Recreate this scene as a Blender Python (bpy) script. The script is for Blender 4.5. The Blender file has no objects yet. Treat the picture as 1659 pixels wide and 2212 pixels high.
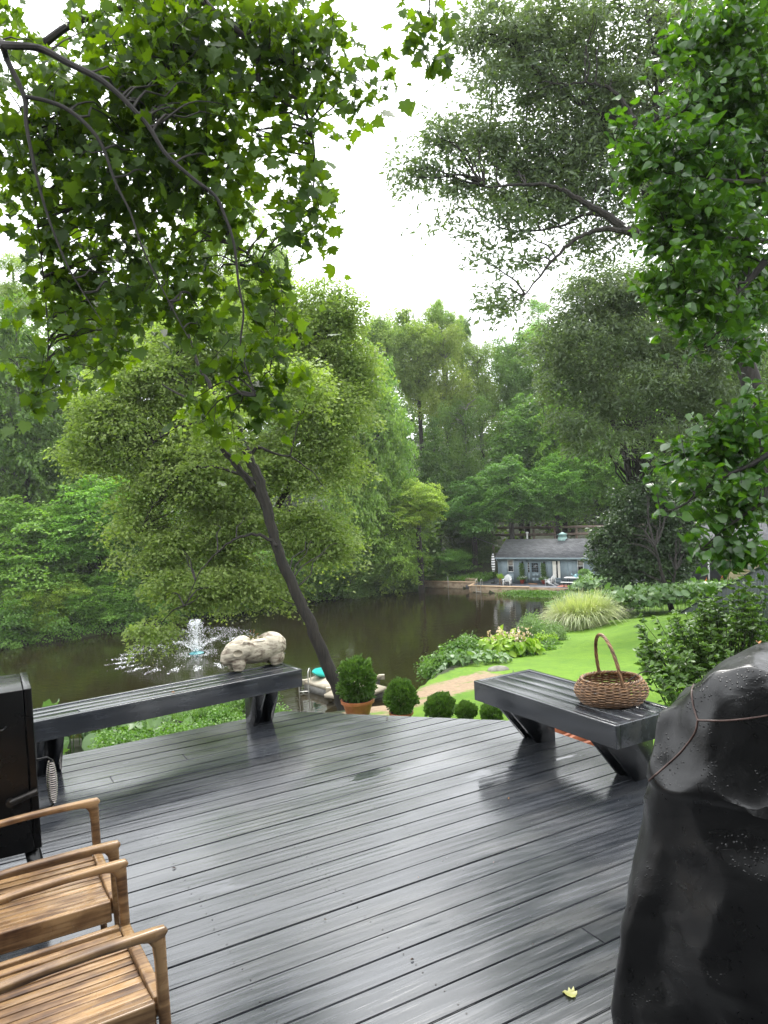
import bpy, bmesh, math, random
import numpy as np
from mathutils import Vector, Matrix
from mathutils.geometry import tessellate_polygon
sc = bpy.context.scene
R = math.radians
# ------------------------------------------------------------------ camera, world, sun, exposure
F, HC, PIT, ROL = 1662., 1.9, R(1.75), R(3.0)          # focal length in px of a 1659x2212 picture, eye height above the deck
cam = bpy.data.cameras.new('camera'); camo = bpy.data.objects.new('camera', cam); sc.collection.objects.link(camo)
cam.sensor_fit = 'VERTICAL'; cam.sensor_height = 36.0; cam.lens = 36.0 * F / 2212.0; cam.clip_start = .05; cam.clip_end = 2000
_fw = Vector((0, math.cos(PIT), -math.sin(PIT))); _rt = Vector((1, 0, 0)); _up = Vector((0, math.sin(PIT), math.cos(PIT)))
_r2 = _rt * math.cos(ROL) - _up * math.sin(ROL); _u2 = _rt * math.sin(ROL) + _up * math.cos(ROL)
camo.matrix_world = Matrix(((_r2.x, _u2.x, -_fw.x, 0), (_r2.y, _u2.y, -_fw.y, 0), (_r2.z, _u2.z, -_fw.z, HC), (0, 0, 0, 1)))
sc.camera = camo
w = bpy.data.worlds.new("World"); sc.world = w; w.use_nodes = True
nt = w.node_tree; nt.nodes.clear(); N = nt.nodes.new; L = nt.links.new
sky = N('ShaderNodeTexSky'); sky.sky_type = 'NISHITA'; sky.sun_disc = False; sky.sun_elevation = R(58); sky.sun_rotation = R(8)
sky.dust_density = 4; sky.air_density = 1
hs = N('ShaderNodeHueSaturation'); hs.inputs['Saturation'].default_value = .07
tc = N('ShaderNodeTexCoord'); mp = N('ShaderNodeMapping'); mp.inputs['Scale'].default_value = (1, 1, 3)
cl = N('ShaderNodeTexNoise'); cl.inputs['Scale'].default_value = 1.6; cl.inputs['Detail'].default_value = 5
cr = N('ShaderNodeMapRange'); cr.inputs['From Min'].default_value = .3; cr.inputs['From Max'].default_value = .7
cr.inputs['To Min'].default_value = .86; cr.inputs['To Max'].default_value = 1.06
sep = N('ShaderNodeSeparateXYZ'); gr = N('ShaderNodeMapRange')      # an overcast dome is brighter overhead than near the horizon
gr.inputs['From Min'].default_value = 0; gr.inputs['From Max'].default_value = .8; gr.inputs['To Min'].default_value = .82; gr.inputs['To Max'].default_value = 1.3
flat = N('ShaderNodeMix'); flat.data_type = 'RGBA'; flat.inputs[0].default_value = .75; flat.inputs[7].default_value = (9.3, 9.6, 9.9, 1)
m1 = N('ShaderNodeMath'); m1.operation = 'MULTIPLY'
vm = N('ShaderNodeVectorMath'); vm.operation = 'SCALE'
bg = N('ShaderNodeBackground'); bg.inputs['Strength'].default_value = .13; wo = N('ShaderNodeOutputWorld')
L(sky.outputs[0], hs.inputs['Color']); L(hs.outputs[0], flat.inputs[6]); L(tc.outputs['Generated'], mp.inputs[0]); L(mp.outputs[0], cl.inputs['Vector'])
L(cl.outputs[0], cr.inputs[0]); L(tc.outputs['Generated'], sep.inputs[0]); L(sep.outputs[2], gr.inputs[0]); L(cr.outputs[0], m1.inputs[0]); L(gr.outputs[0], m1.inputs[1])
L(flat.outputs[2], vm.inputs[0]); L(m1.outputs[0], vm.inputs['Scale']); L(vm.outputs[0], bg.inputs[0]); L(bg.outputs[0], wo.inputs[0])
sun = bpy.data.lights.new('sun', 'SUN'); sun.energy = 1.4; sun.angle = R(18); sun.color = (1, .965, .9)
suno = bpy.data.objects.new('sun', sun); sc.collection.objects.link(suno)
suno.rotation_euler = (R(-32), 0, R(-8))                 # light comes from high beyond the pond
sc.view_settings.view_transform = 'Standard'; sc.view_settings.look = 'None'; sc.view_settings.exposure = 1.38; sc.view_settings.gamma = 1
sc.cycles.max_bounces = 6; sc.cycles.diffuse_bounces = 3; sc.cycles.transmission_bounces = 4; sc.cycles.glossy_bounces = 3
sc.cycles.volume_bounces = 0; sc.cycles.caustics_reflective = False; sc.cycles.caustics_refractive = False
CAM = Vector((0, 0, HC))
def ray(x, y):
    u = (x - 829.5) / F; v = (y - 1106) / F
    u, v = u * math.cos(ROL) - v * math.sin(ROL), u * math.sin(ROL) + v * math.cos(ROL)
    return Vector((u, math.cos(PIT) - v * math.sin(PIT), -(math.sin(PIT) + v * math.cos(PIT))))
def VY(x, y, Y): r = ray(x, y); return CAM + r * (Y / r.y)          # real place of a measured point at distance Y
def VZ(x, y, z): r = ray(x, y); return CAM + r * ((z - HC) / r.z)   # ... or at height z

# ------------------------------------------------------------------ mesh helpers
def tag(o, label=None, cat=None, group=None, kind=None):
    if label: o['label'] = label
    if cat: o['category'] = cat
    if group: o['group'] = group
    if kind: o['kind'] = kind
    return o
ORG = {}
def link(o): sc.collection.objects.link(o)
def empty(name, loc, label, cat, group=None):
    o = bpy.data.objects.new(name, None); link(o); o.location = Vector(loc); o.empty_display_size = .2
    ORG[o] = Vector(loc); return tag(o, label, cat, group)
def raw(name, vs, faces_flat, counts, mat, parent=None, smooth=False, attr=None, org=None):
    vs = np.asarray(vs, np.float32)
    if parent is not None: o0 = np.array(ORG[parent], np.float32)
    elif org is not None: o0 = np.array(org, np.float32)
    else: o0 = np.array([vs[:, 0].mean(), vs[:, 1].mean(), vs[:, 2].min()], np.float32)
    me = bpy.data.meshes.new(name)
    me.vertices.add(len(vs)); me.vertices.foreach_set('co', (vs - o0).ravel())
    ff = np.asarray(faces_flat, np.int32); cn = np.asarray(counts, np.int32)
    me.loops.add(len(ff)); me.loops.foreach_set('vertex_index', ff)
    me.polygons.add(len(cn)); me.polygons.foreach_set('loop_start', np.concatenate([[0], np.cumsum(cn)[:-1]]).astype(np.int32))
    me.polygons.foreach_set('loop_total', cn)
    if smooth: me.polygons.foreach_set('use_smooth', np.ones(len(cn), bool))
    if attr is not None:
        a = me.attributes.new('v', 'FLOAT', 'FACE'); a.data.foreach_set('value', np.asarray(attr, np.float32))
    me.update(calc_edges=True); me.validate()
    if mat: me.materials.append(mat)
    o = bpy.data.objects.new(name, me); link(o)
    if parent is not None: o.parent = parent; ORG[o] = ORG[parent]
    else: o.location = Vector([float(t) for t in o0]); ORG[o] = o.location.copy()
    return o
class MB:
    def __init__(s, M=None): s.v = []; s.f = []; s.M = M or Matrix.Identity(4); s.a = []
    def add(s, vs, fs, val=0.):
        n = len(s.v); s.v += [tuple(s.M @ Vector(v)) for v in vs]; s.f += [[n + i for i in f] for f in fs]; s.a += [val] * len(fs)
    def box(s, x0, x1, y0, y1, z0, z1, c=0., val=0.):
        if c <= 0:
            vs = [(x, y, z) for z in (z0, z1) for y in (y0, y1) for x in (x0, x1)]
            s.add(vs, [(0, 2, 3, 1), (4, 5, 7, 6), (0, 1, 5, 4), (2, 6, 7, 3), (0, 4, 6, 2), (1, 3, 7, 5)], val); return s
        bm = bmesh.new(); bmesh.ops.create_cube(bm, size=1)
        for v in bm.verts: v.co = Vector(((x0 + x1) / 2 + v.co.x * (x1 - x0), (y0 + y1) / 2 + v.co.y * (y1 - y0), (z0 + z1) / 2 + v.co.z * (z1 - z0)))
        bmesh.ops.bevel(bm, geom=bm.edges[:], offset=c, segments=2, affect='EDGES', profile=.6)
        bm.verts.index_update(); s.add([v.co[:] for v in bm.verts], [[v.index for v in f.verts] for f in bm.faces], val); bm.free(); return s
    def tube(s, pts, rad, n=8, cap=True, ell=1., val=0.):
        pts = [Vector(p) for p in pts]; k = len(pts)
        rr = rad if hasattr(rad, '__len__') else [rad] * k
        t0 = (pts[1] - pts[0]).normalized(); ref = Vector((0, 0, 1)) if abs(t0.z) < .9 else Vector((1, 0, 0))
        a = t0.cross(ref).normalized(); vs = []; fs = []
        for i, p in enumerate(pts):
            t = (pts[min(i + 1, k - 1)] - pts[max(i - 1, 0)])
            t = t.normalized() if t.length > 1e-9 else t0
            a = (a - t * a.dot(t)); a = a.normalized() if a.length > 1e-6 else t.orthogonal().normalized(); b = t.cross(a)
            for j in range(n):
                q = 2 * math.pi * j / n; vs.append(p + a * math.cos(q) * rr[i] + b * math.sin(q) * rr[i] * ell)
        for i in range(k - 1):
            for j in range(n): fs.append((i * n + j, i * n + (j + 1) % n, (i + 1) * n + (j + 1) % n, (i + 1) * n + j))
        if cap: fs.append(tuple(range(n))[::-1]); fs.append(tuple(range((k - 1) * n, k * n)))
        s.add(vs, fs, val); return s
    def lathe(s, prof, c=(0, 0, 0), n=24, cap=True, val=0.):
        vs = []; fs = []; k = len(prof)
        for r_, z_ in prof:
            for j in range(n): q = 2 * math.pi * j / n; vs.append((c[0] + r_ * math.cos(q), c[1] + r_ * math.sin(q), c[2] + z_))
        for i in range(k - 1):
            for j in range(n): fs.append((i * n + j, i * n + (j + 1) % n, (i + 1) * n + (j + 1) % n, (i + 1) * n + j))
        if cap: fs.append(tuple(range(n))[::-1]); fs.append(tuple(range((k - 1) * n, k * n)))
        s.add(vs, fs, val); return s
    def prism(s, poly, off, val=0.):
        poly = [Vector(p) for p in poly]; off = Vector(off); n = len(poly)
        vs = poly + [p + off for p in poly]
        tri = tessellate_polygon([poly]); fs = [tuple(t) for t in tri] + [tuple(n + i for i in t[::-1]) for t in tri]
        fs += [(i, (i + 1) % n, n + (i + 1) % n, n + i) for i in range(n)]
        s.add(vs, fs, val); return s
    def build(s, name, mat, parent=None, smooth=False, org=None, fix=True):
        o = raw(name, s.v, [i for f in s.f for i in f], [len(f) for f in s.f], mat, parent, smooth, s.a, org)
        if fix:
            bm = bmesh.new(); bm.from_mesh(o.data); bmesh.ops.recalc_face_normals(bm, faces=bm.faces[:]); bm.to_mesh(o.data); bm.free()
        if smooth: o.data.set_sharp_from_angle(angle=R(40))
        return o
def smooth_path(P, k=5):
    P = [Vector(p) for p in P]; out = []
    for i in range(len(P) - 1):
        a, b, c, d = P[max(i - 1, 0)], P[i], P[i + 1], P[min(i + 2, len(P) - 1)]
        for j in range(k):
            t = j / k; out.append(.5 * ((2 * b) + (c - a) * t + (2 * a - 5 * b + 4 * c - d) * t * t + (3 * b - a - 3 * c + d) * t ** 3))
    out.append(P[-1]); return out
def FR(o, ang, z=0.): return Matrix.Translation((o[0], o[1], z)) @ Matrix.Rotation(ang, 4, 'Z')

# ------------------------------------------------------------------ materials
def hexc(h): return tuple(((int(h[i:i + 2], 16) / 255 + .055) / 1.055) ** 2.4 if int(h[i:i + 2], 16) > 10 else int(h[i:i + 2], 16) / 3294.6 for i in (0, 2, 4)) + (1,)
def nmat(name): m = bpy.data.materials.new(name); m.use_nodes = True; t = m.node_tree; return m, t, t.nodes, t.links, t.nodes['Principled BSDF']
def pm(name, c1, c2=None, scale=4., rough=.5, bump=0., bscale=None, stretch=(1, 1, 1), metal=0., r2=None, spec=.5, detail=6, var=0., rot=0., dist=.01, ramp=(.35, .65)):
    m, t, n, l, b = nmat(name); b.inputs['Metallic'].default_value = metal; b.inputs['Roughness'].default_value = rough; b.inputs['Specular IOR Level'].default_value = spec
    c = n.new('ShaderNodeTexCoord'); mpn = n.new('ShaderNodeMapping'); mpn.inputs['Scale'].default_value = stretch; mpn.inputs['Rotation'].default_value = (0, 0, rot)
    l.new(c.outputs['Object'], mpn.inputs[0]); vec = mpn.outputs[0]
    at = n.new('ShaderNodeAttribute'); at.attribute_name = 'v'
    if var:
        ad = n.new('ShaderNodeVectorMath'); ad.operation = 'MULTIPLY_ADD'; ad.inputs[1].default_value = (37., 23., 11.)
        l.new(at.outputs['Fac'], ad.inputs[0]); l.new(vec, ad.inputs[2]); vec = ad.outputs[0]
    no = n.new('ShaderNodeTexNoise'); no.inputs['Scale'].default_value = scale; no.inputs['Detail'].default_value = detail; no.inputs['Roughness'].default_value = .62; l.new(vec, no.inputs['Vector'])
    mr = n.new('ShaderNodeMapRange'); mr.inputs[1].default_value = ramp[0]; mr.inputs[2].default_value = ramp[1]; l.new(no.outputs[0], mr.inputs[0])
    mx = n.new('ShaderNodeMix'); mx.data_type = 'RGBA'; mx.inputs[6].default_value = c1; mx.inputs[7].default_value = c2 or c1; l.new(mr.outputs[0], mx.inputs[0])
    out = mx.outputs[2]
    if var:
        h = n.new('ShaderNodeHueSaturation'); mv = n.new('ShaderNodeMapRange'); mv.inputs[3].default_value = 1 - var; mv.inputs[4].default_value = 1 + var
        l.new(at.outputs['Fac'], mv.inputs[0]); l.new(mv.outputs[0], h.inputs['Value']); l.new(out, h.inputs['Color']); out = h.outputs[0]
    l.new(out, b.inputs['Base Color'])
    if r2 is not None:
        n2 = n.new('ShaderNodeTexNoise'); n2.inputs['Scale'].default_value = scale * .7; n2.inputs['Detail'].default_value = 4; l.new(vec, n2.inputs['Vector'])
        m2 = n.new('ShaderNodeMapRange'); m2.inputs[1].default_value = .35; m2.inputs[2].default_value = .65; m2.inputs[3].default_value = rough; m2.inputs[4].default_value = r2
        l.new(n2.outputs[0], m2.inputs[0]); l.new(m2.outputs[0], b.inputs['Roughness'])
    if bump:
        nb = n.new('ShaderNodeTexNoise'); nb.inputs['Scale'].default_value = bscale or scale * 3; nb.inputs['Detail'].default_value = 6; l.new(vec, nb.inputs['Vector'])
        bp = n.new('ShaderNodeBump'); bp.inputs['Strength'].default_value = bump; bp.inputs['Distance'].default_value = dist; l.new(nb.outputs[0], bp.inputs['Height']); l.new(bp.outputs[0], b.inputs['Normal'])
    return m
def leafmat(name, c1, c2, trans=.35, rough=.42, spec=.45, clump=.5, objtint=False, veins=0., tcol=None):
    # leaf colour varies from leaf to leaf (attribute v) and from bough to bough (noise)
    m, t, n, l, b = nmat(name); b.inputs['Roughness'].default_value = rough; b.inputs['Specular IOR Level'].default_value = spec
    at = n.new('ShaderNodeAttribute'); at.attribute_name = 'v'; c = n.new('ShaderNodeTexCoord')
    no = n.new('ShaderNodeTexNoise'); no.inputs['Scale'].default_value = clump; no.inputs['Detail'].default_value = 2; l.new(c.outputs['Object'], no.inputs['Vector'])
    md = n.new('ShaderNodeMath'); md.operation = 'MULTIPLY_ADD'; md.inputs[1].default_value = .55; l.new(at.outputs['Fac'], md.inputs[0])
    m3 = n.new('ShaderNodeMapRange'); m3.inputs[1].default_value = .35; m3.inputs[2].default_value = .65; m3.inputs[4].default_value = .5; l.new(no.outputs[0], m3.inputs[0]); l.new(m3.outputs[0], md.inputs[2])
    mx = n.new('ShaderNodeMix'); mx.data_type = 'RGBA'; mx.inputs[6].default_value = c1; mx.inputs[7].default_value = c2; l.new(md.outputs[0], mx.inputs[0]); out = mx.outputs[2]
    if objtint:
        oi = n.new('ShaderNodeObjectInfo'); mu = n.new('ShaderNodeMix'); mu.data_type = 'RGBA'; mu.blend_type = 'MULTIPLY'; mu.inputs[0].default_value = 1
        l.new(out, mu.inputs[6]); l.new(oi.outputs['Color'], mu.inputs[7]); out = mu.outputs[2]
    l.new(out, b.inputs['Base Color'])
    tr = n.new('ShaderNodeBsdfTranslucent'); tm = n.new('ShaderNodeMix'); tm.data_type = 'RGBA'; tm.blend_type = 'MULTIPLY'; tm.inputs[0].default_value = 1; tm.inputs[7].default_value = tcol or (1.5, 1.7, .5, 1)
    l.new(out, tm.inputs[6]); l.new(tm.outputs[2], tr.inputs[0])
    ms = n.new('ShaderNodeMixShader'); ms.inputs[0].default_value = trans; l.new(b.outputs[0], ms.inputs[1]); l.new(tr.outputs[0], ms.inputs[2])
    l.new(ms.outputs[0], n['Material Output'].inputs['Surface']); return m
# ------------------------------------------------------------------ foliage
T_SYC = np.array([(0, .42, 0), (0, 0, -.02), (.17, -.07, 0), (.40, .0, .03), (.36, .15, 0), (.60, .32, .05), (.37, .42, 0), (.42, .62, .03), (.22, .62, -.02), (.13, .8, 0), (0, 1.0, -.06),
                  (-.13, .8, 0), (-.22, .62, -.02), (-.42, .62, .03), (-.37, .42, 0), (-.60, .32, .05), (-.36, .15, 0), (-.40, .0, .03), (-.17, -.07, 0)])
T_HRT = np.array([(0, .4, -.03), (0, 0, -.02), (.2, -.07, 0), (.42, .08, .05), (.47, .34, .06), (.34, .62, .03), (.14, .88, 0), (0, 1.06, -.05), (-.14, .88, 0), (-.34, .62, .03), (-.47, .34, .06), (-.42, .08, .05), (-.2, -.07, 0)])
T_OVL = np.array([(0, .5, -.02), (0, 0, 0), (.16, .2, .03), (.22, .5, .05), (.15, .8, .03), (0, 1, -.03), (-.15, .8, .03), (-.22, .5, .05), (-.16, .2, .03)])
T_RND = np.array([(0, .45, -.10)] + [(.55 * math.sin(a) * (1 + .06 * (-1) ** i), .45 - .52 * math.cos(a), .05 * (-1) ** i) for i, a in enumerate([2 * math.pi * k / 12 for k in range(12)])])
T_RMB = np.array([(0, 0, 0), (.3, .45, .06), (0, 1, 0), (-.3, .45, .06)])
T_OAK = np.array([(0, 0, 0), (.16, .4, .04), (0, 1, -.05), (-.16, .4, .04)])
T_BLD = np.array([(-.02, 0, 0), (.02, 0, 0), (.022, .35, .05), (.012, .75, -.02), (0, 1, -.15), (-.012, .75, -.02), (-.022, .35, .05)])
def leaves(name, P, Nn, Tt, S, tpl, mat, parent=None, rs=None, org=None, quad=False, attr=None):
    P = np.asarray(P); Nn = Nn / np.linalg.norm(Nn, axis=1, keepdims=True)
    Tt = Tt - Nn * (Tt * Nn).sum(1, keepdims=True); Tt = Tt / (np.linalg.norm(Tt, axis=1, keepdims=True) + 1e-9)
    X = np.cross(Tt, Nn); S = np.asarray(S)[:, None, None]; k = len(tpl); n = len(P); cu = np.random.RandomState(n).uniform(-1.5, 6.0, (n, 1, 1))
    V = P[:, None, :] + S * (X[:, None, :] * tpl[None, :, 0:1] + Tt[:, None, :] * tpl[None, :, 1:2] + Nn[:, None, :] * tpl[None, :, 2:3] * cu)
    rs = rs or np.random.RandomState(1)
    if quad or k <= 4 or tpl is T_BLD:
        f = np.arange(n * k); cnt = np.full(n, k); at = rs.rand(n) if attr is None else attr
    else:
        m = k - 1; tri = np.array([(0, i, i % m + 1) for i in range(1, m + 1)]); f = (tri[None] + (np.arange(n) * k)[:, None, None]).ravel(); cnt = np.full(n * m, 3)
        at = np.repeat(rs.rand(n) if attr is None else attr, m)
    return raw(name, V.reshape(-1, 3), f, cnt, mat, parent, False, at, org)
def blob(rs, lobes, n, inner=.45):
    """points spread through ellipsoid lobes (centre, radii), denser towards the outside"""
    vol = np.array([l[1][0] * l[1][2] * (l[1][1] ** .25) for l in lobes]); vol /= vol.sum()
    idx = rs.choice(len(lobes), n, p=vol); C_ = np.array([l[0] for l in lobes], float)[idx]; Rr = np.array([l[1] for l in lobes], float)[idx]
    d = rs.normal(size=(n, 3)); d /= np.linalg.norm(d, axis=1, keepdims=True); r = (inner + (1 - inner) * rs.rand(n) ** .7)[:, None]
    return C_ + d * r * Rr, d
def crown(rs, lobes, nc, per, cr, size, flat=.3, droop=.3, tilt=.6, inner=.45, upw=1., out=.3):
    """sprays: each clump is a flattened, drooping fan of leaves"""
    c, d = blob(rs, lobes, nc, inner); n = nc * per; ci = np.repeat(np.arange(nc), per)
    rad = cr * (.55 + .8 * rs.rand(nc))[ci]; a = rs.rand(n) * 2 * np.pi; q = np.sqrt(rs.rand(n))
    off = np.stack([np.cos(a) * q * rad, np.sin(a) * q * rad, rs.normal(size=n) * flat * rad * .5 - droop * rad * q ** 2], 1)
    tl = rs.normal(size=(nc, 2)) * .35; off[:, 2] += (off[:, 0] * tl[ci, 0] + off[:, 1] * tl[ci, 1])
    P = c[ci] + off
    Nn = rs.normal(size=(n, 3)) * tilt + np.array([0, 0, upw]) + d[ci] * out
    T = np.stack([np.cos(a), np.sin(a), -.35 + rs.normal(size=n) * .3], 1) + rs.normal(size=(n, 3)) * .5
    S = size * (.65 + .7 * rs.rand(n)); return P, Nn, T, S, c
def plobes(L_, asp=.8):
    """lobes measured in the photo (x, y, rx, ry, distance[, depth radius]) -> real ellipsoids"""
    out = []
    for l in L_:
        x, y, rx, ry, Y = l[:5]; s = Y / F; out.append((np.array(VY(x, y, Y)), np.array([rx * s, l[5] if len(l) > 5 else max(rx, ry) * s * asp, ry * s])))
    return out
def branches(mb, rs, trunkpts, targets, r0=.06, r1=.012, sag=.1, n=5):
    """a limb from the nearest lower trunk point to every target"""
    T = np.array([tuple(p) for p in trunkpts])
    for t in targets:
        d = np.linalg.norm(T - t, axis=1) + np.maximum(0, T[:, 2] - t[2] + .15 * np.linalg.norm(T[:, :2] - t[:2], axis=1)) * 1.5
        p = T[np.argmin(d)]; v = t - p; le = np.linalg.norm(v)
        pts = [p + v * k / 5 + np.array([0, 0, math.sin(k / 5 * math.pi) * le * sag]) + rs.normal(size=3) * le * .03 * (0 < k < 5) for k in range(6)]
        rr = min(r0, .012 * le + r1); mb.tube(smooth_path(pts, 2), list(np.linspace(rr, r1 * .6, 11)), n, cap=False)
# ------------------------------------------------------------------ the ground, pond and terrace frame
WZ, TZ = -8.2, -7.6
HO = (10.59, 73.02); HA = R(-31.5)                       # house: front left corner, direction of its front
HM = FR(HO, HA)                                          # local x along the front, local -y towards the pond
def HP(x, y): p = HM @ Vector((x, y, 0)); return (p.x, p.y)
POND = np.array([(-90, 22), (-60, 25), (-40, 26), (-25, 26.5), (-15, 27), (-8, 27.5), (-3, 28.5), (0, 30.5), (3, 34.5), (6, 39.5), (8.8, 46.5), (11.5, 54), (14, 60), (16.3, 65), HP(6.6, -3.3), HP(4.2, -2.9),
                 HP(-1.6, -2.8), HP(-2.4, -.3), HP(-8.7, -.3), (-1, 75.5), (-4.5, 72), (-10, 69), (-15, 65), (-21, 59.5), (-28, 55.5), (-45, 50), (-70, 47), (-90, 46)])
def inside(x, y, P):
    c = np.zeros(x.shape, bool); j = len(P) - 1
    for i in range(len(P)):
        xi, yi, xj, yj = *P[i], *P[j]; k = ((yi > y) != (yj > y)) & (x < (xj - xi) * (y - yi) / (yj - yi + 1e-12) + xi); c ^= k; j = i
    return c
def sdist(x, y, P=POND):
    d = np.full(x.shape, 1e9)
    for i in range(len(P)):
        a = P[i - 1]; b = P[i]; e = b - a; t = np.clip(((x - a[0]) * e[0] + (y - a[1]) * e[1]) / (e @ e), 0, 1)
        d = np.minimum(d, np.hypot(x - a[0] - t * e[0], y - a[1] - t * e[1]))
    return np.where(inside(x, y, P), -d, d)
def gz(x, y):
    x = np.asarray(x, float); y = np.asarray(y, float); d = sdist(x, y)
    lawn = np.interp(y, [-30, 4, 8, 14.5, 22, 30, 40, 50, 60, 70], [-.9, -1., -1.5, -2.75, -3.75, -4.6, -5.8, -6.6, -7.1, -7.5])
    lawn = lawn + .75 * np.exp(-((x - 2.4) ** 2 + (y - 5.6) ** 2) / 3.)
    lawn = lawn + np.clip(x - 9, 0, 14) * .16 * np.clip((46 - y) / 14, 0, 1) - np.clip(-2 - x, 0, 12) * .05
    bank = WZ + .05 + (.5 + .4 * np.clip(x / 3, 0, 1)) * np.clip(d, 0, 99) - .004 * np.clip(d, 0, 40) ** 2
    near = np.minimum(lawn, bank)
    far = WZ + .15 + .35 * np.clip(d, 0, 3) + .11 * np.clip(d - 3, 0, 60)
    f = np.clip((y - 48) / 8, 0, 1) * (x < 14) + np.clip((y - 74 + .0 * x) / 6, 0, 1) * (x >= 14)
    z = near * (1 - f) + far * f
    lx = (x - HO[0]) * math.cos(HA) + (y - HO[1]) * math.sin(HA); ly = -(x - HO[0]) * math.sin(HA) + (y - HO[1]) * math.cos(HA)
    fl = np.clip(1 - np.maximum(np.maximum(-2 - lx, lx - 30), np.maximum(-1.5 - ly, ly - 6)) / 2.5, 0, 1)
    z = z * (1 - fl) + (TZ - .12) * fl
    z = z + .05 * np.sin(x * .7 + 1.3 * np.sin(y * .5)) * np.clip(d, 0, 1)
    return np.where(d < .0, WZ - np.minimum(1.5, .5 + -d * .4), z)
def gzs(x, y): return float(gz(np.array([x]), np.array([y]))[0])
def GP(px, py, Y=None, lo=8., hi=110.):
    """where a measured point of the photo meets the ground"""
    r = ray(px, py); ys = np.arange(lo, hi, .25); X = r.x / r.y * ys; Z = HC + r.z / r.y * ys; h = gz(X, ys)
    k = np.argmax(h >= Z); y = ys[k] if (h >= Z).any() else hi; return Vector((r.x / r.y * y, y, gzs(r.x / r.y * y, y)))
def axis(a, b, s0, c, k):
    v = [a]
    while v[-1] < b: v.append(v[-1] + s0 + k * abs(v[-1] - c))
    return np.array(v)
gx = axis(-420, 420, .24, 4, .022); gy = axis(-60, 620, .26, 24, .016); GX, GY = np.meshgrid(gx, gy)
GZ = gz(GX, GY); far_ = np.clip((GY - 95) / 300, 0, 1); GZ = GZ + 26 * far_
nx, ny = len(gx), len(gy); ii = np.arange(nx * ny).reshape(ny, nx)
qf = np.stack([ii[:-1, :-1], ii[:-1, 1:], ii[1:, 1:], ii[1:, :-1]], -1).reshape(-1)
def groundmat():
    m, t, n, l, b = nmat('ground_cover'); b.inputs['Roughness'].default_value = .8; b.inputs['Specular IOR Level'].default_value = .25
    at = n.new('ShaderNodeAttribute'); at.attribute_name = 'zone'; sp = n.new('ShaderNodeSeparateColor'); l.new(at.outputs['Color'], sp.inputs[0])
    c = n.new('ShaderNodeTexCoord')
    def noise(s, d=6, st=(1, 1, 1)):
        mm = n.new('ShaderNodeMapping'); mm.inputs['Scale'].default_value = st; l.new(c.outputs['Object'], mm.inputs[0])
        q = n.new('ShaderNodeTexNoise'); q.inputs['Scale'].default_value = s; q.inputs['Detail'].default_value = d; q.inputs['Roughness'].default_value = .65; l.new(mm.outputs[0], q.inputs['Vector']); return q.outputs[0]
    def mix(f, a, bb):
        q = n.new('ShaderNodeMix'); q.data_type = 'RGBA'
        for k, v in ((0, f), (6, a), (7, bb)):
            if isinstance(v, (tuple, float)): q.inputs[k].default_value = v
            else: l.new(v, q.inputs[k])
        return q.outputs[2]
    def rmp(v, a, bb):
        q = n.new('ShaderNodeMapRange'); q.inputs[1].default_value = a; q.inputs[2].default_value = bb; l.new(v, q.inputs[0]); return q.outputs[0]
    g = mix(rmp(noise(.5, 8), .3, .7), (.082, .175, .011, 1), (.155, .275, .018, 1)); g = mix(rmp(noise(5, 8, (1, .6, 1)), .46, .72), g, (.075, .17, .014, 1))
    lit = mix(rmp(noise(2.2), .35, .65), (.018, .017, .009, 1), (.03, .045, .012, 1))
    mul = mix(rmp(noise(9, 8), .3, .7), (.20, .135, .085, 1), (.36, .27, .18, 1)); mul = mix(rmp(noise(1.1, 4), .54, .66), mul, (.12, .19, .03, 1))
    def zone(v, sc_):
        a = n.new('ShaderNodeMath'); a.operation = 'MULTIPLY_ADD'; a.inputs[1].default_value = .9; a.inputs[2].default_value = -.45; l.new(noise(sc_, 6), a.inputs[0]); q = n.new('ShaderNodeMath'); q.operation = 'ADD'; l.new(a.outputs[0], q.inputs[0]); l.new(v, q.inputs[1]); return rmp(q.outputs[0], .42, .58)
    o = mix(zone(sp.outputs[0], 4.), lit, g); o = mix(zone(sp.outputs[1], 2.2), o, mul); l.new(o, b.inputs['Base Color'])
    bp = n.new('ShaderNodeBump'); bp.inputs['Strength'].default_value = .8; bp.inputs['Distance'].default_value = .04; l.new(noise(22, 8), bp.inputs['Height']); l.new(bp.outputs[0], b.inputs['Normal']); return m
go = raw('ground', np.stack([GX, GY, GZ], -1).reshape(-1, 3), qf, np.full(len(qf) // 4, 4), groundmat(), smooth=True, org=(0, 0, 0)); tag(go, kind='structure')
zc = np.zeros((ny, nx, 4), np.float32); zc[..., 3] = 1; D = sdist(GX, GY)
lawnP = np.array([(-1.2, 14.2), (.6, 22), (3.0, 26), (5.2, 30), (7.6, 35.5), (10.4, 41.5), (14.5, 46), (20, 58), (26, 58), (20, 40), (13.5, 30), (12, 22), (13, 12), (12, 4), (2, 6)])
md = -sdist(GX, GY, lawnP); zc[..., 0] = np.clip(md / .9 + .5, 0, 1)
mulP = np.array([(-1.2, 16.8), (-.2, 19.2), (1.2, 22.0), (2.8, 23.6), (3.4, 22.4), (2.4, 20.2), (.9, 17.9), (-.3, 16.0)])
zc[..., 1] = np.clip(-sdist(GX, GY, mulP) / 1.3 + .5, 0, 1)
ca = go.data.color_attributes.new('zone', 'FLOAT_COLOR', 'POINT'); ca.data.foreach_set('color', zc.reshape(-1, 4).ravel())
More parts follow.
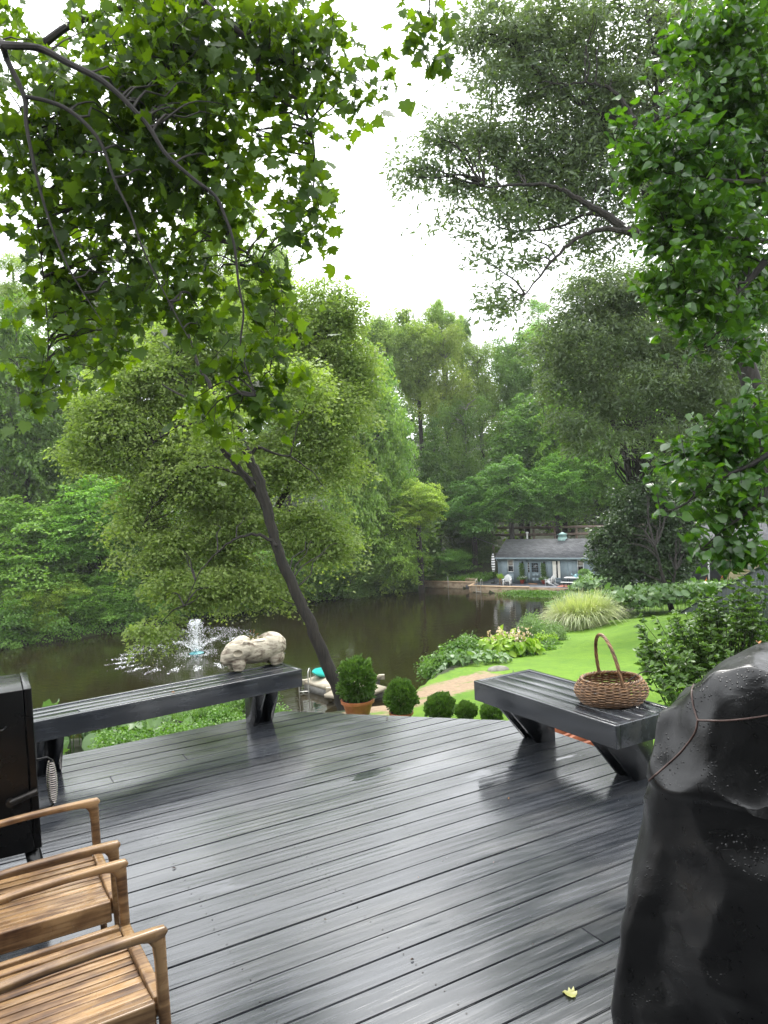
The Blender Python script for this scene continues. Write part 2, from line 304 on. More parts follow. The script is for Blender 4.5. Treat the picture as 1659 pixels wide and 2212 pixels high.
def watermat():
    m, t, n, l, b = nmat('pond_water'); b.inputs['Roughness'].default_value = .03; b.inputs['IOR'].default_value = 1.333
    c = n.new('ShaderNodeTexCoord')
    q = n.new('ShaderNodeTexNoise'); q.inputs['Scale'].default_value = .12; l.new(c.outputs['Object'], q.inputs['Vector'])
    mx = n.new('ShaderNodeMix'); mx.data_type = 'RGBA'; mx.inputs[6].default_value = (.010, .0075, .003, 1); mx.inputs[7].default_value = (.015, .012, .004, 1); l.new(q.outputs[0], mx.inputs[0]); l.new(mx.outputs[2], b.inputs['Base Color'])
    prev = None
    for s, st, d in ((1.1, .05, .05), (5.5, .05, .012)):
        mm = n.new('ShaderNodeMapping'); mm.inputs['Scale'].default_value = (.7, 1.5, 1); l.new(c.outputs['Object'], mm.inputs[0])
        w_ = n.new('ShaderNodeTexNoise'); w_.inputs['Scale'].default_value = s; w_.inputs['Detail'].default_value = 4; l.new(mm.outputs[0], w_.inputs['Vector'])
        bp = n.new('ShaderNodeBump'); bp.inputs['Strength'].default_value = st * 4; bp.inputs['Distance'].default_value = d; l.new(w_.outputs[0], bp.inputs['Height'])
        if prev: l.new(prev, bp.inputs['Normal'])
        prev = bp.outputs[0]
    fc = Vector(VZ(425, 1412, WZ)); mm = n.new('ShaderNodeMapping'); mm.inputs['Location'].default_value = (-fc.x, -fc.y, 0); l.new(c.outputs['Object'], mm.inputs[0])
    wv = n.new('ShaderNodeTexWave'); wv.wave_type = 'RINGS'; wv.rings_direction = 'Z'; wv.inputs['Scale'].default_value = .9; wv.inputs['Distortion'].default_value = 5; wv.inputs['Detail'].default_value = 3; l.new(mm.outputs[0], wv.inputs['Vector'])
    bp = n.new('ShaderNodeBump'); bp.inputs['Strength'].default_value = .05; bp.inputs['Distance'].default_value = .03; l.new(wv.outputs[0], bp.inputs['Height']); l.new(prev, bp.inputs['Normal']); l.new(bp.outputs[0], b.inputs['Normal']); return m
wt = MB(); wt.add([(-90, 18, WZ), (30, 18, WZ), (30, 84, WZ), (-90, 84, WZ)], [(0, 1, 2, 3)]); tag(wt.build('pond_water', watermat(), org=(0, 0, WZ), fix=False), kind='structure')

# ------------------------------------------------------------------ the deck
DA = R(29.3); dx = Vector((math.cos(DA), math.sin(DA), 0)); dy = Vector((-math.sin(DA), math.cos(DA), 0))
DP = [Vector(p + (0,)) for p in ((-6.5, 3.58), (-.97, 6.68), (1.03, 6.05), (4.6, -.2), (3.0, -5), (-7.5, -2))]
def clip(poly, nrm, d):                                     # keep p.n <= d
    out = []
    for i in range(len(poly)):
        a, b = poly[i], poly[(i + 1) % len(poly)]; da, db = a.dot(nrm) - d, b.dot(nrm) - d
        if da <= 0: out.append(a)
        if (da < 0) != (db < 0) and abs(da - db) > 1e-9: out.append(a + (b - a) * (da / (da - db)))
    return out
def deckwood(name, ang, wet=True, c1=(.018, .0205, .0245, 1), c2=(.044, .047, .053, 1)):
    m, t, n, l, b = nmat(name); c = n.new('ShaderNodeTexCoord'); rot = n.new('ShaderNodeMapping'); rot.vector_type = 'TEXTURE'; rot.inputs['Rotation'].default_value = (0, 0, ang); l.new(c.outputs['Object'], rot.inputs[0])
    at = n.new('ShaderNodeAttribute'); at.attribute_name = 'v'
    ad = n.new('ShaderNodeVectorMath'); ad.operation = 'MULTIPLY_ADD'; ad.inputs[1].default_value = (53., 3.7, 19.); l.new(at.outputs['Fac'], ad.inputs[0]); l.new(rot.outputs[0], ad.inputs[2])
    def nz(sc_, st, vec, d=6, dis=0.):
        mm = n.new('ShaderNodeMapping'); mm.inputs['Scale'].default_value = st; l.new(vec, mm.inputs[0]); q = n.new('ShaderNodeTexNoise'); q.inputs['Scale'].default_value = sc_; q.inputs['Detail'].default_value = d
        q.inputs['Distortion'].default_value = dis; l.new(mm.outputs[0], q.inputs['Vector']); return q.outputs[0]
    def rm(v, a, bb, c_=0., d=1.):
        q = n.new('ShaderNodeMapRange'); q.interpolation_type = 'SMOOTHSTEP'
        for i, x in enumerate((a, bb, c_, d)): q.inputs[i + 1].default_value = x
        l.new(v, q.inputs[0]); return q.outputs[0]
    def ma(op, a, bb, cc=None):
        q = n.new('ShaderNodeMath'); q.operation = op
        for i, x in enumerate((a, bb, cc)):
            if x is None: continue
            if isinstance(x, (int, float)): q.inputs[i].default_value = x
            else: l.new(x, q.inputs[i])
        return q.outputs[0]
    grain = nz(38, (.045, 1, 1), ad.outputs[0], 7, .9); fine = nz(150, (.04, 1, 1), ad.outputs[0], 4, .4)
    mm = n.new('ShaderNodeMapping'); mm.inputs['Scale'].default_value = (.55, 4.5, 1); l.new(ad.outputs[0], mm.inputs[0])
    wv = n.new('ShaderNodeTexWave'); wv.wave_type = 'RINGS'; wv.rings_direction = 'Z'; wv.inputs['Scale'].default_value = 1.6; wv.inputs['Distortion'].default_value = 7; wv.inputs['Detail'].default_value = 3; wv.inputs['Detail Scale'].default_value = .8; l.new(mm.outputs[0], wv.inputs['Vector'])
    hgt = ma('MULTIPLY_ADD', wv.outputs[0], .22, ma('MULTIPLY_ADD', fine, .45, grain))
    mx = n.new('ShaderNodeMix'); mx.data_type = 'RGBA'; mx.inputs[6].default_value = c1; mx.inputs[7].default_value = c2; l.new(rm(hgt, .62, 1.1), mx.inputs[0])
    worn = rm(nz(2.4, (.5, 1.2, 1), rot.outputs[0], 7), .52, .68); m2 = n.new('ShaderNodeMix'); m2.data_type = 'RGBA'; m2.inputs[7].default_value = (.072, .072, .072, 1); l.new(mx.outputs[2], m2.inputs[6]); l.new(ma('MULTIPLY', worn, .55), m2.inputs[0])
    hv = n.new('ShaderNodeHueSaturation'); l.new(m2.outputs[2], hv.inputs['Color']); l.new(rm(at.outputs['Fac'], 0, 1, .84, 1.18), hv.inputs['Value']); l.new(hv.outputs[0], b.inputs['Base Color'])
    film = rm(nz(1.6, (.7, 1.3, 1), rot.outputs[0], 8, .4), .30, .66); pud = rm(ma('MULTIPLY_ADD', hgt, -.10, nz(2.1, (.5, 1.5, 1), rot.outputs[0], 6, .5)), .545, .58)
    if wet:
        rg = ma('MULTIPLY_ADD', hgt, .05, rm(film, 0, 1, .22, .10)); rg = ma('MULTIPLY', rg, rm(pud, 0, 1, 1, .18)); l.new(rg, b.inputs['Roughness']); b.inputs['Specular IOR Level'].default_value = 1.0
        st = ma('MULTIPLY', rm(film, 0, 1, .48, .24), rm(pud, 0, 1, 1, .10))
    else: b.inputs['Roughness'].default_value = .42; st = None
    bp = n.new('ShaderNodeBump'); bp.inputs['Strength'].default_value = .6; bp.inputs['Distance'].default_value = .0030
    if st is not None: l.new(st, bp.inputs['Strength'])
    l.new(hgt, bp.inputs['Height']); l.new(bp.outputs[0], b.inputs['Normal']); return m
M_DECK = deckwood('wet_grey_deck_stain', DA)
M_BENCH = deckwood('grey_bench_stain', DA, c1=(.013, .0155, .020, 1), c2=(.030, .034, .041, 1)); M_BENCHR = deckwood('grey_bench_stain_across', R(-60.3), c1=(.013, .0155, .020, 1), c2=(.030, .034, .041, 1))
DK = empty('deck', (0, 3, 0), 'dark grey stained wooden deck, wet from rain, its boards running diagonally', 'deck')
rs = np.random.RandomState(5); PT = .1435; bm = bmesh.new(); lay = bm.faces.layers.float.new('v')
smin = min(p.dot(dy) for p in DP); smax = max(p.dot(dy) for p in DP); k = 0; s = smax + .004
while s > smin:
    wd = PT - (.003 + .004 * rs.rand()); p = clip(clip([q.copy() for q in DP], dy, s), -dy, -(s - wd)); s -= PT; k += 1
    if len(p) < 3: continue
    z = rs.normal() * .0008; tl = rs.normal() * .004; val = rs.rand(); mid = s + PT - wd / 2
    # some rows are two boards butted end to end
    cuts = []
    if rs.rand() < .35: cuts = [rs.uniform(-1.5, 3.5)]
    pieces = [p] if not cuts else [clip(p, dx, cuts[0] - .002), clip(p, -dx, -(cuts[0] + .002))]
    for pc in pieces:
        if len(pc) < 3: continue
        zz = z + rs.normal() * .0006
        top = [bm.verts.new((q.x, q.y, zz + (q.dot(dy) - mid) * tl)) for q in pc]; bot = [bm.verts.new((q.x, q.y, -.036)) for q in pc]
        fs = [bm.faces.new(top)] + [bm.faces.new([top[i], bot[i], bot[(i + 1) % len(pc)], top[(i + 1) % len(pc)]]) for i in range(len(pc))]
        for f in fs: f[lay] = val
        val = rs.rand()
bmesh.ops.recalc_face_normals(bm, faces=bm.faces[:])
bmesh.ops.bevel(bm, geom=[e for e in bm.edges if all(v.co.z > -.02 for v in e.verts)], offset=.003, segments=2, affect='EDGES')
me = bpy.data.meshes.new('boards'); bm.to_mesh(me); bm.free(); me.materials.append(M_DECK); o = bpy.data.objects.new('boards', me); link(o); o.parent = DK; o.location = (0, -3, 0)
me.materials.append(M_DECK)
b = MB()
for i in range(len(DP)):                                    # rim joist round the outside, inner joists below
    a, c = DP[i], DP[(i + 1) % len(DP)]; e = (c - a).normalized(); nn = Vector((e.y, -e.x, 0)); nn = -nn if nn.dot((a + c) / 2 - Vector((-1, 2, 0))) < 0 else nn
    b.prism([a + nn * -.03 + e * .04 + Vector((0, 0, -.04)), c + nn * -.03 - e * .04 + Vector((0, 0, -.04)), c - nn * .07 - e * .04 + Vector((0, 0, -.04)), a - nn * .07 + e * .04 + Vector((0, 0, -.04))], (0, 0, -.24))
M_DARKW = pm('dark_joist_wood', (.012, .012, .012, 1), (.025, .024, .022, 1), 6, .7)
b.build('rim_joist', M_DARKW, DK)
b = MB()
for q in np.arange(-7, 5, .6):
    o_ = dx * q; p = clip(clip([v.copy() for v in DP], dx, q + .02), -dx, -(q - .02))
    if len(p) > 2:
        p = [v + ((Vector((-1, 2, 0)) - v).normalized() * .12) + Vector((0, 0, -.045)) for v in p]; b.prism(p, (0, 0, -.18))
b.build('joists', M_DARKW, DK)
for p in ((-.9, 6.35), (.8, 5.85), (-3.5, 4.9), (1.7, 4.3), (2.9, 2.2), (-5.6, 3.6)):
    MB().box(p[0] - .07, p[0] + .07, p[1] - .07, p[1] + .07, gzs(*p) - .3, -.29).build('support_post', M_DARKW, DK)

rs = np.random.RandomState(15); P = []
for i in range(46):
    v = dx * rs.uniform(-2.5, 3.5) + dy * rs.uniform(.6, 6.2)
    if v.y > 1.4 and inside(np.array([v.x]), np.array([v.y]), np.array([(q.x, q.y) for q in DP]))[0]: P.append((v.x, v.y, .004))
P = np.array(P); M_BITS = leafmat('leaf_litter', (.03, .014, .008, 1), (.16, .08, .03, 1), trans=0., clump=9); o = leaves('leaf_litter', P, rs.normal(size=P.shape) * .25 + [0, 0, 1], rs.normal(size=P.shape), .007 + .016 * rs.rand(len(P)) ** 2, T_OVL, M_BITS, None, rs); tag(o, 'tiny dark bits of leaf and twig scattered over the wet deck boards', 'leaf litter', kind='stuff')
DPA = np.array([(q.x, q.y) for q in DP]); b = MB(); rsw = np.random.RandomState(2)
for q in np.arange(-6.9, 5, .6):
    for j_ in range(80):
        s_ = smax + .004 - PT * j_ - PT / 2
        for e_ in (-.042, .042):
            v = dx * (q + rsw.normal() * .006) + dy * (s_ + e_ + rsw.normal() * .004)
            if v.y > 1.0 and inside(np.array([v.x]), np.array([v.y]), DPA)[0]:
                b.add([(v.x + 0.0034 * math.cos(a), v.y + .0034 * math.sin(a), .0018) for a in np.linspace(0, 6.283, 7)[:-1]], [(0, 1, 2, 3, 4, 5)])
tag(b.build('screw_heads', pm('rusted_screws', (.012, .009, .008, 1), (.03, .025, .02, 1), 30, .4, metal=.5), DK, fix=False), kind='stuff')
M_HOUSE = pm('dark_house_siding', (.030, .034, .036, 1), (.045, .05, .052, 1), 2, .7)
b = MB(Matrix.Translation((0, -1.5, 0)) @ Matrix.Rotation(R(-6), 4, 'Z')); b.box(-9, 9, -.3, 0, -1.2, 5.2)
for z in np.arange(-.1, 5.2, .2): b.box(-9, 9, .001, .018, z, z + .17)
tag(b.build('house_wall', M_HOUSE), kind='structure')
# ------------------------------------------------------------------ benches
def bench(label, A, B, wdt, side, feet, mat, ang):
    """A-B: front edge on plan, side: unit vector to the back"""
    A = Vector(A + (0,)); B = Vector(B + (0,)); e = (B - A).normalized(); Ln = (B - A).length; sd = Vector(side + (0,)).normalized(); H = .45
    root = empty('bench', (A + B) / 2 + sd * wdt / 2, label, 'bench')
    M = Matrix(((e.x, sd.x, 0, A.x), (e.y, sd.y, 0, A.y), (0, 0, 1, 0), (0, 0, 0, 1)))
    n = 3 if wdt < .45 else 4; fr = .038; iw = wdt - 2 * fr; pw = iw / n
    b = MB(M); r_ = random.Random(3)
    for i in range(n):
        y0 = fr + i * pw + .003; y1 = fr + (i + 1) * pw - .003
        if i == 0 and Ln > 3: b.box(fr, 1.36 + .9, y0, y1, H - .042, H - .004, .004, r_.random()); b.box(1.364 + .9, Ln - fr, y0, y1, H - .042, H - .003, .004, r_.random())
        else: b.box(fr + .001, Ln - fr - .001, y0, y1, H - .042, H - .003 - .001 * i, .004, r_.random())
    b.build('seat_boards', mat, root)
    b = MB(M)
    b.box(0, Ln, 0, fr - .001, H - .145, H, .005, .3); b.box(0, Ln, wdt - fr + .001, wdt, H - .145, H, .005, .6)
    b.box(0, fr - .001, fr, wdt - fr, H - .145, H - .001, .004, .5); b.box(Ln - fr + .001, Ln, fr, wdt - fr, H - .145, H - .001, .004, .8); b.build('fascia', mat, root)
    for t in feet:
        f = t; b = MB(M)
        for k in (-1, 1):                                    # two cantilevered wedge shaped planks with a gap between
            x0 = f + k * .062 - .022; y2 = wdt + .03 if wdt < .45 else wdt - .06
            prof = [(x0, y2, -.0), (x0, y2 - .16, 0.), (x0, fr + .03, H - .15), (x0, fr + .03, H - .05), (x0, y2, H - .05)]
            b.prism([Vector(p) + Vector((0, 0, .001)) for p in prof], (.044, 0, 0), .2 + .1 * k)
        b.box(f - .038, f + .038, (wdt + .03 if wdt < .45 else wdt - .06) - .14, (wdt + .03 if wdt < .45 else wdt - .06) - .06, .001, H - .05, 0, .1)
        b.build('leg', mat, root)
    return root
A = VZ(652, 1445, .45); e = Vector((math.cos(R(34.3)), math.sin(R(34.3)))); A2 = (A.x - e.x * 4.0, A.y - e.y * 4.0)
bench('long dark grey bench on the left side of the deck, under the pig planter', A2, (A.x, A.y), .375, (-e.y, e.x), (4.0 - .26, 4.0 - 1.93, .4), M_BENCH, 0)
A = VZ(1023, 1470, .45); B_ = VZ(1330, 1568, .45); e = Vector((B_.x - A.x, B_.y - A.y)).normalized()
bench('short dark grey bench on the right edge of the deck, under the wicker basket', (A.x, A.y), (B_.x, B_.y), .535, (-e.y, e.x), (.24, 1.15), M_BENCHR, 0)

# ------------------------------------------------------------------ trees
M_BARK = pm('bark_dark', (.006, .005, .004, 1), (.024, .019, .014, 1), 9, .85, bump=.9, bscale=22, stretch=(1, 1, .22), dist=.03)
M_BARKG = pm('bark_grey', (.045, .042, .036, 1), (.13, .125, .105, 1), 6, .85, bump=.7, bscale=16, stretch=(1, 1, .3), dist=.03)
M_TWIG = pm('twig_bark', (.007, .006, .005, 1), (.020, .016, .012, 1), 12, .8)
M_FAR = leafmat('leaves_far', (.085, .140, .042, 1), (.245, .305, .098, 1), trans=.42, clump=.35, objtint=True, rough=.5, spec=.35)
M_LEAN = leafmat('leaves_olive', (.165, .235, .070, 1), (.31, .38, .14, 1), trans=.45, clump=.5, rough=.5, spec=.3)
M_SYC = leafmat('leaves_sycamore', (.010, .030, .007, 1), (.070, .135, .013, 1), trans=.42, clump=1.1, rough=.45, spec=.3, tcol=(4.0, 3.5, .35, 1))
M_LIN = leafmat('leaves_linden', (.020, .062, .013, 1), (.062, .140, .022, 1), trans=.34, clump=1.0, rough=.30, spec=.6, tcol=(3., 3., .4, 1))
M_OAK = leafmat('leaves_oak', (.078, .118, .064, 1), (.165, .215, .118, 1), trans=.38, clump=.6, rough=.5, spec=.35)
M_SHRUBT = leafmat('leaves_dark_shrub', (.024, .058, .020, 1), (.07, .12, .04, 1), trans=.25, clump=1.2, rough=.38, spec=.5)
def tree(name, label, cat, base, lobes, trunk, rad, lmat, size, nc, per, cr, seed, bark=M_BARK, tpl=T_RMB, group=None, limbs=(), nb=60, br=.06, **kw):
    rs = np.random.RandomState(seed); root = empty(name, base, label, cat, group)
    mb = MB(); tp = smooth_path(trunk, 6); nn = len(tp)
    rr = list(np.interp(np.linspace(0, 1, nn), np.linspace(0, 1, len(rad)), rad)); rr[0] *= 1.25
    tp = [p + Vector(rs.normal(size=3) * rr[i] * .10) for i, p in enumerate(tp)]; mb.tube(tp, rr, 10)
    P, Nn, T, S, c = crown(rs, lobes, nc, per, cr, size, **kw)
    allp = list(tp[nn // 3:])
    for l, r in limbs:
        lp = smooth_path(l, 5); lp = [p + Vector(rs.normal(size=3) * .02) for p in lp]; allp += lp
        mb.tube(lp, list(np.interp(np.linspace(0, 1, len(lp)), np.linspace(0, 1, len(r)), r)), 8)
    if nb: branches(mb, rs, allp, c[rs.permutation(len(c))[:nb]], br)
    mb.build('trunk', bark, root, smooth=True, fix=False); leaves('crown', P, Nn, T, S, tpl, lmat, root, rs)
    return root
def pts(L_, Y): return [VY(x, y, Y if len(l_) == 0 else l_[0]) for x, y, *l_ in L_]
# --- the tree leaning over the pond
Yt = 22.
tk = pts([(752, 1580), (735, 1500), (700, 1420), (668, 1340), (630, 1260), (598, 1180), (580, 1110)], Yt)
lob = plobes([(430, 720, 110, 90, 25), (330, 800, 120, 80, 24.5), (240, 890, 100, 70, 24), (200, 970, 60, 40, 24), (300, 960, 110, 60, 24.5), (450, 850, 140, 90, 26), (620, 760, 120, 110, 27), (700, 680, 80, 80, 27), (750, 800, 70, 80, 27), (690, 880, 100, 90, 26), (410, 1020, 150, 70, 24.5),
              (600, 1000, 110, 80, 26), (290, 1110, 70, 45, 24), (360, 1190, 100, 50, 24), (490, 1130, 120, 80, 25), (400, 1262, 90, 40, 23.5), (330, 1350, 46, 34, 23), (500, 1250, 110, 50, 24.5), (670, 1150, 80, 70, 25.5), (720, 1170, 46, 60, 25.5), (600, 1275, 60, 24, 24.5), (470, 900, 60, 60, 21), (640, 820, 60, 60, 22), (560, 640, 70, 60, 27), (735, 1000, 56, 70, 26)], .62)
LR = tree('leaning_tree', 'dark trunked tree leaning out over the pond with fine olive green weeping foliage', 'tree', GP(752, 1545, lo=20), lob, tk, [.215, .195, .175, .16, .15, .14], M_LEAN, .118, 1650, 130, .66, 11,
          limbs=[(pts([(582, 1120), (560, 1040), (535, 980), (515, 925), (480, 870), (430, 790), (405, 700)], Yt), [.155, .14, .12, .09, .05, .03]),
                 (pts([(575, 1100), (545, 1050), (505, 1000), (470, 950), (430, 880), (350, 830)], Yt + .3), [.12, .11, .09, .05, .02]),
                 (pts([(585, 1120), (620, 1060), (655, 960), (680, 900), (700, 800), (710, 700)], Yt + 4.5), [.12, .10, .07, .04, .02]),
                 (pts([(600, 1180), (560, 1155), (520, 1160), (480, 1185), (430, 1240), (400, 1310)], Yt - .2), [.055, .045, .035, .02, .01]),
                 (pts([(540, 985), (555, 968), (585, 975), (650, 1000), (700, 1050)], Yt), [.05, .05, .035, .02, .01]),
                 (pts([(500, 960), (440, 920), (380, 925), (300, 980), (240, 1010)], Yt + 1.8), [.05, .04, .035, .02, .01]),
                 (pts([(425, 960), (420, 870), (400, 820), (370, 800)], Yt + 2), [.05, .04, .03, .015]),
                 (pts([(560, 1040), (470, 1010), (400, 1020), (340, 1080), (300, 1150)], Yt + 1.5), [.06, .04, .03, .02, .01])], nb=80, br=.025, flat=.28, droop=.5, tilt=.6, inner=.25)
# --- oak on the right: limbs sweep up to the left against the sky
Yo = 25.
def oz(L_, Y): return [VY(795 + x * .5208, y * .5208, Y) for x, y in L_]
ot = pts([(1720, 1330), (1680, 1100), (1628, 850), (1585, 700), (1520, 560), (1450, 470)], Yo + 1)
ol = [(oz([(1260, 960), (1160, 800), (1140, 630), (1080, 560), (1000, 500), (900, 440), (800, 370), (700, 290), (600, 180)], Yo), [.22, .17, .15, .1, .06, .02]),
      (oz([(1140, 630), (1110, 520), (1060, 430), (1000, 365), (900, 345), (790, 350)], Yo - 1), [.12, .09, .05, .02]),
      (oz([(1300, 1020), (1090, 960), (1000, 900), (930, 860), (830, 800), (740, 770), (600, 765), (480, 775)], Yo - 1.5), [.18, .14, .11, .07, .05, .02]),
      (oz([(1090, 960), (1000, 950), (930, 960), (850, 1000), (760, 1090), (650, 1220)], Yo - 2), [.1, .07, .05, .02]),
      (oz([(1000, 900), (900, 890), (790, 940), (600, 960), (480, 900)], Yo - .5), [.07, .05, .03, .015]),
      (oz([(950, 480), (900, 370), (820, 240), (700, 100), (620, 60)], Yo + 1), [.1, .07, .04, .02]),
      (oz([(930, 870), (870, 800), (760, 640), (600, 600), (500, 590)], Yo + .5), [.07, .05, .03, .015]),
      (oz([(1140, 640), (1200, 400), (1180, 200), (1150, 20)], Yo), [.12, .09, .06, .03])]
lob = plobes([(1110, 50, 120, 75, 25), (1040, 110, 55, 60, 25), (1250, 60, 120, 90, 25), (1140, 170, 110, 60, 25), (1230, 220, 110, 70, 25), (1030, 175, 45, 22, 24), (1010, 262, 75, 38, 24), (960, 300, 70, 42, 24), (893, 362, 50, 38, 24), (985, 380, 90, 42, 24),
              (955, 470, 42, 24, 24), (1100, 320, 110, 62, 25), (1080, 400, 100, 45, 25), (1110, 480, 110, 40, 24), (1070, 560, 50, 28, 23.5), (1060, 640, 38, 32, 23.5), (1110, 660, 32, 30, 23.5), (1160, 560, 60, 30, 24), (1200, 430, 90, 60, 25), (1260, 330, 90, 75, 25), (1340, 160, 90, 80, 25), (1330, 280, 90, 80, 26), (1330, 420, 90, 70, 25), (1240, 570, 36, 20, 24), (1300, 520, 70, 45, 25), (1420, 60, 90, 90, 25), (1450, 250, 80, 120, 26), (1180, 110, 130, 90, 27), (1300, 230, 120, 110, 27), (1400, 380, 80, 120, 27), (1180, 360, 120, 90, 26), (1500, 120, 80, 140, 27), (1020, 60, 40, 60, 25)], .8)
tree('oak_tree', 'tall oak at the upper right, its long limbs and small leaves against the sky', 'tree', GP(1760, 1420), lob, ot, [.42, .38, .34, .28, .22, .15], M_OAK, .215, 920, 62, .58, 21, bark=M_BARK, tpl=T_OAK, limbs=ol, nb=330, br=.045, flat=.45, droop=.1, tilt=.9, inner=.25)
Y2 = 36.
lob = plobes([(1290, 600, 60, 36, 36), (1345, 610, 80, 50, 36), (1180, 760, 36, 40, 36), (1200, 840, 34, 30, 36), (1300, 640, 90, 40, 36), (1230, 700, 60, 55, 36), (1290, 740, 120, 70, 36), (1250, 830, 75, 60, 36), (1400, 700, 130, 85, 37), (1350, 840, 140, 60, 36), (1480, 790, 120, 100, 37), (1240, 910, 50, 45, 35), (1300, 960, 80, 42, 35), (1420, 940, 80, 45, 36), (1500, 900, 60, 60, 37), (1600, 900, 90, 120, 38), (1580, 700, 110, 110, 38), (1450, 600, 90, 60, 37)], .8)
tree('oak_tree', 'grey olive oak above the cottage with two leaning dark trunks showing under its crown', 'tree', GP(1385, 1250, lo=30), lob,
     pts([(1375, 1240), (1368, 1100), (1362, 1040), (1345, 960), (1320, 905), (1290, 850), (1270, 760)], 52), [.26, .24, .22, .2, .16, .1], M_OAK, .23, 800, 84, .78, 22, tpl=T_OAK,
     limbs=[(pts([(1376, 1238), (1440, 1150), (1500, 1060), (1485, 940), (1440, 860), (1400, 840)], 51), [.28, .26, .27, .25, .2, .1]), (pts([(1440, 860), (1380, 800), (1300, 790)], 50), [.13, .08, .04]), (pts([(1365, 1060), (1400, 960), (1420, 900), (1500, 850)], 51), [.15, .1, .07, .04]), (pts([(1440, 870), (1440, 780), (1500, 640)], 49), [.18, .13, .05])], nb=180, br=.06, flat=.5, droop=.2, tilt=.95, inner=.5)
# --- dark bushy tree before the cottage
lob = plobes([(1340, 1190, 62, 55, 47), (1320, 1150, 40, 34, 47), (1400, 1120, 80, 60, 48), (1380, 1075, 50, 30, 48), (1450, 1180, 62, 50, 47), (1470, 1120, 48, 45, 48), (1330, 1240, 36, 26, 46), (1400, 1210, 60, 36, 46), (1430, 1230, 60, 26, 46), (1480, 1200, 36, 36, 46)], .9)
tree('bushy_tree', 'low dark bushy tree with a crooked stem before the right end of the cottage', 'tree', GP(1452, 1325, lo=30), lob, pts([(1455, 1330), (1446, 1300), (1436, 1262), (1428, 1235), (1415, 1180)], 44), [.17, .15, .13, .1, .06], M_SHRUBT, .21, 330, 100, .62, 31, nb=22, limbs=[(pts([(1445, 1295), (1452, 1262), (1460, 1230)], 44), [.1, .08, .04])], flat=.6, droop=.2, tilt=.8, inner=.5)
# --- sycamore boughs hanging over the deck from the left
def bough(name, label, cat, base, tk, rad, lobes, n, tpl, size, mat, limbs, seed, up, tdrop, cl=6, cs=.22, extra=(), nb=100):
    rs = np.random.RandomState(seed); root = empty(name, base, label, cat); mb = MB(); tp = smooth_path(tk, 5); mb.tube(tp, list(np.interp(np.linspace(0, 1, len(tp)), np.linspace(0, 1, len(rad)), rad)), 12)
    allp = []
    for l, r in limbs:
        lp = smooth_path(l, 6); allp += lp; mb.tube(lp, list(np.interp(np.linspace(0, 1, len(lp)), np.linspace(0, 1, len(r)), r)), 8)
    nc = n // cl; c, d = blob(rs, lobes, nc, .0); T_ = []
    for e in extra: c = np.vstack([c, [tuple(e)]])
    nc = len(c); branches(mb, rs, allp, c[rs.permutation(nc)[:nb]], .012, .0032, .12, 5)
    # leaves sit along a drooping twig through each cluster
    P = []; D_ = []
    for q in c:
        a = rs.rand() * 6.28; dr = np.array([math.cos(a) * .7, math.sin(a) * .7, -.75 + rs.normal() * .3]); Ln_ = cs * (1.1 + rs.rand()); pp = [q + dr * Ln_ * (t - .4) for t in np.linspace(0, 1, 5)]
        mb.tube(pp, [.0035, .003, .0026, .002, .0012], 4, cap=False)
        for j in range(cl): t = rs.rand(); P.append(q + dr * Ln_ * (t - .4) + rs.normal(size=3) * cs * .33); D_.append(dr * .5 + rs.normal(size=3) * .6)
    P = np.array(P); D_ = np.array(D_); m = len(P)
    Nn = rs.normal(size=(m, 3)) * .75 + np.array([0, -.25, up]); T = D_ + np.array([0, 0, tdrop])
    mb.build('branches', M_TWIG, root, smooth=True, fix=False)
    leaves('leaves', P, Nn, T, size * (.5 + .75 * rs.rand(m)), tpl, mat, root, rs); return root
def sz(L_, Y): return [VY(x * .5208, y * .5208, Y if len(q) == 0 else q[0]) for x, y, *q in L_]
slob = plobes([(350, 60, 390, 90, 7.2, .9), (330, 170, 280, 90, 7, .8), (600, 110, 140, 100, 7, .6), (700, 60, 45, 80, 7, .3), (705, 190, 50, 45, 7, .3), (775, 185, 40, 12, 7, .1), (815, 190, 28, 9, 7, .08), (110, 280, 130, 130, 7, .8), (300, 290, 180, 90, 7, .7), (500, 260, 130, 80, 7, .6),
               (640, 290, 55, 70, 7, .4), (660, 400, 50, 75, 7, .35), (670, 465, 36, 28, 7, .25), (615, 460, 30, 30, 7, .25), (590, 380, 50, 60, 7, .4), (90, 420, 110, 70, 7, .7), (270, 420, 150, 70, 7, .7), (430, 390, 110, 70, 7, .6), (470, 480, 70, 55, 6.8, .5), (80, 510, 80, 40, 7, .5), (230, 530, 130, 70, 7.2, .6),
               (380, 560, 130, 60, 7, .6), (560, 590, 55, 50, 6.8, .4), (140, 620, 110, 50, 7.2, .5), (300, 650, 120, 50, 7, .5), (440, 670, 110, 50, 6.8, .5), (570, 680, 62, 60, 6.6, .4), (150, 710, 55, 50, 7, .3), (110, 780, 28, 40, 7, .2), (90, 840, 20, 22, 7, .15), (240, 720, 60, 25, 7, .3), (350, 730, 50, 25, 7, .3),
               (410, 780, 50, 25, 6.8, .3), (530, 770, 80, 50, 6.6, .35), (590, 790, 40, 50, 6.6, .3), (520, 850, 70, 35, 6.6, .3), (570, 890, 25, 30, 6.6, .2), (450, 900, 36, 28, 6.6, .2), (205, 800, 16, 14, 7, .1), (175, 818, 10, 8, 7, .1), (25, 770, 25, 10, 7, .1), (920, 30, 36, 28, 6.6, .2), (925, 75, 24, 20, 6.6, .12)])
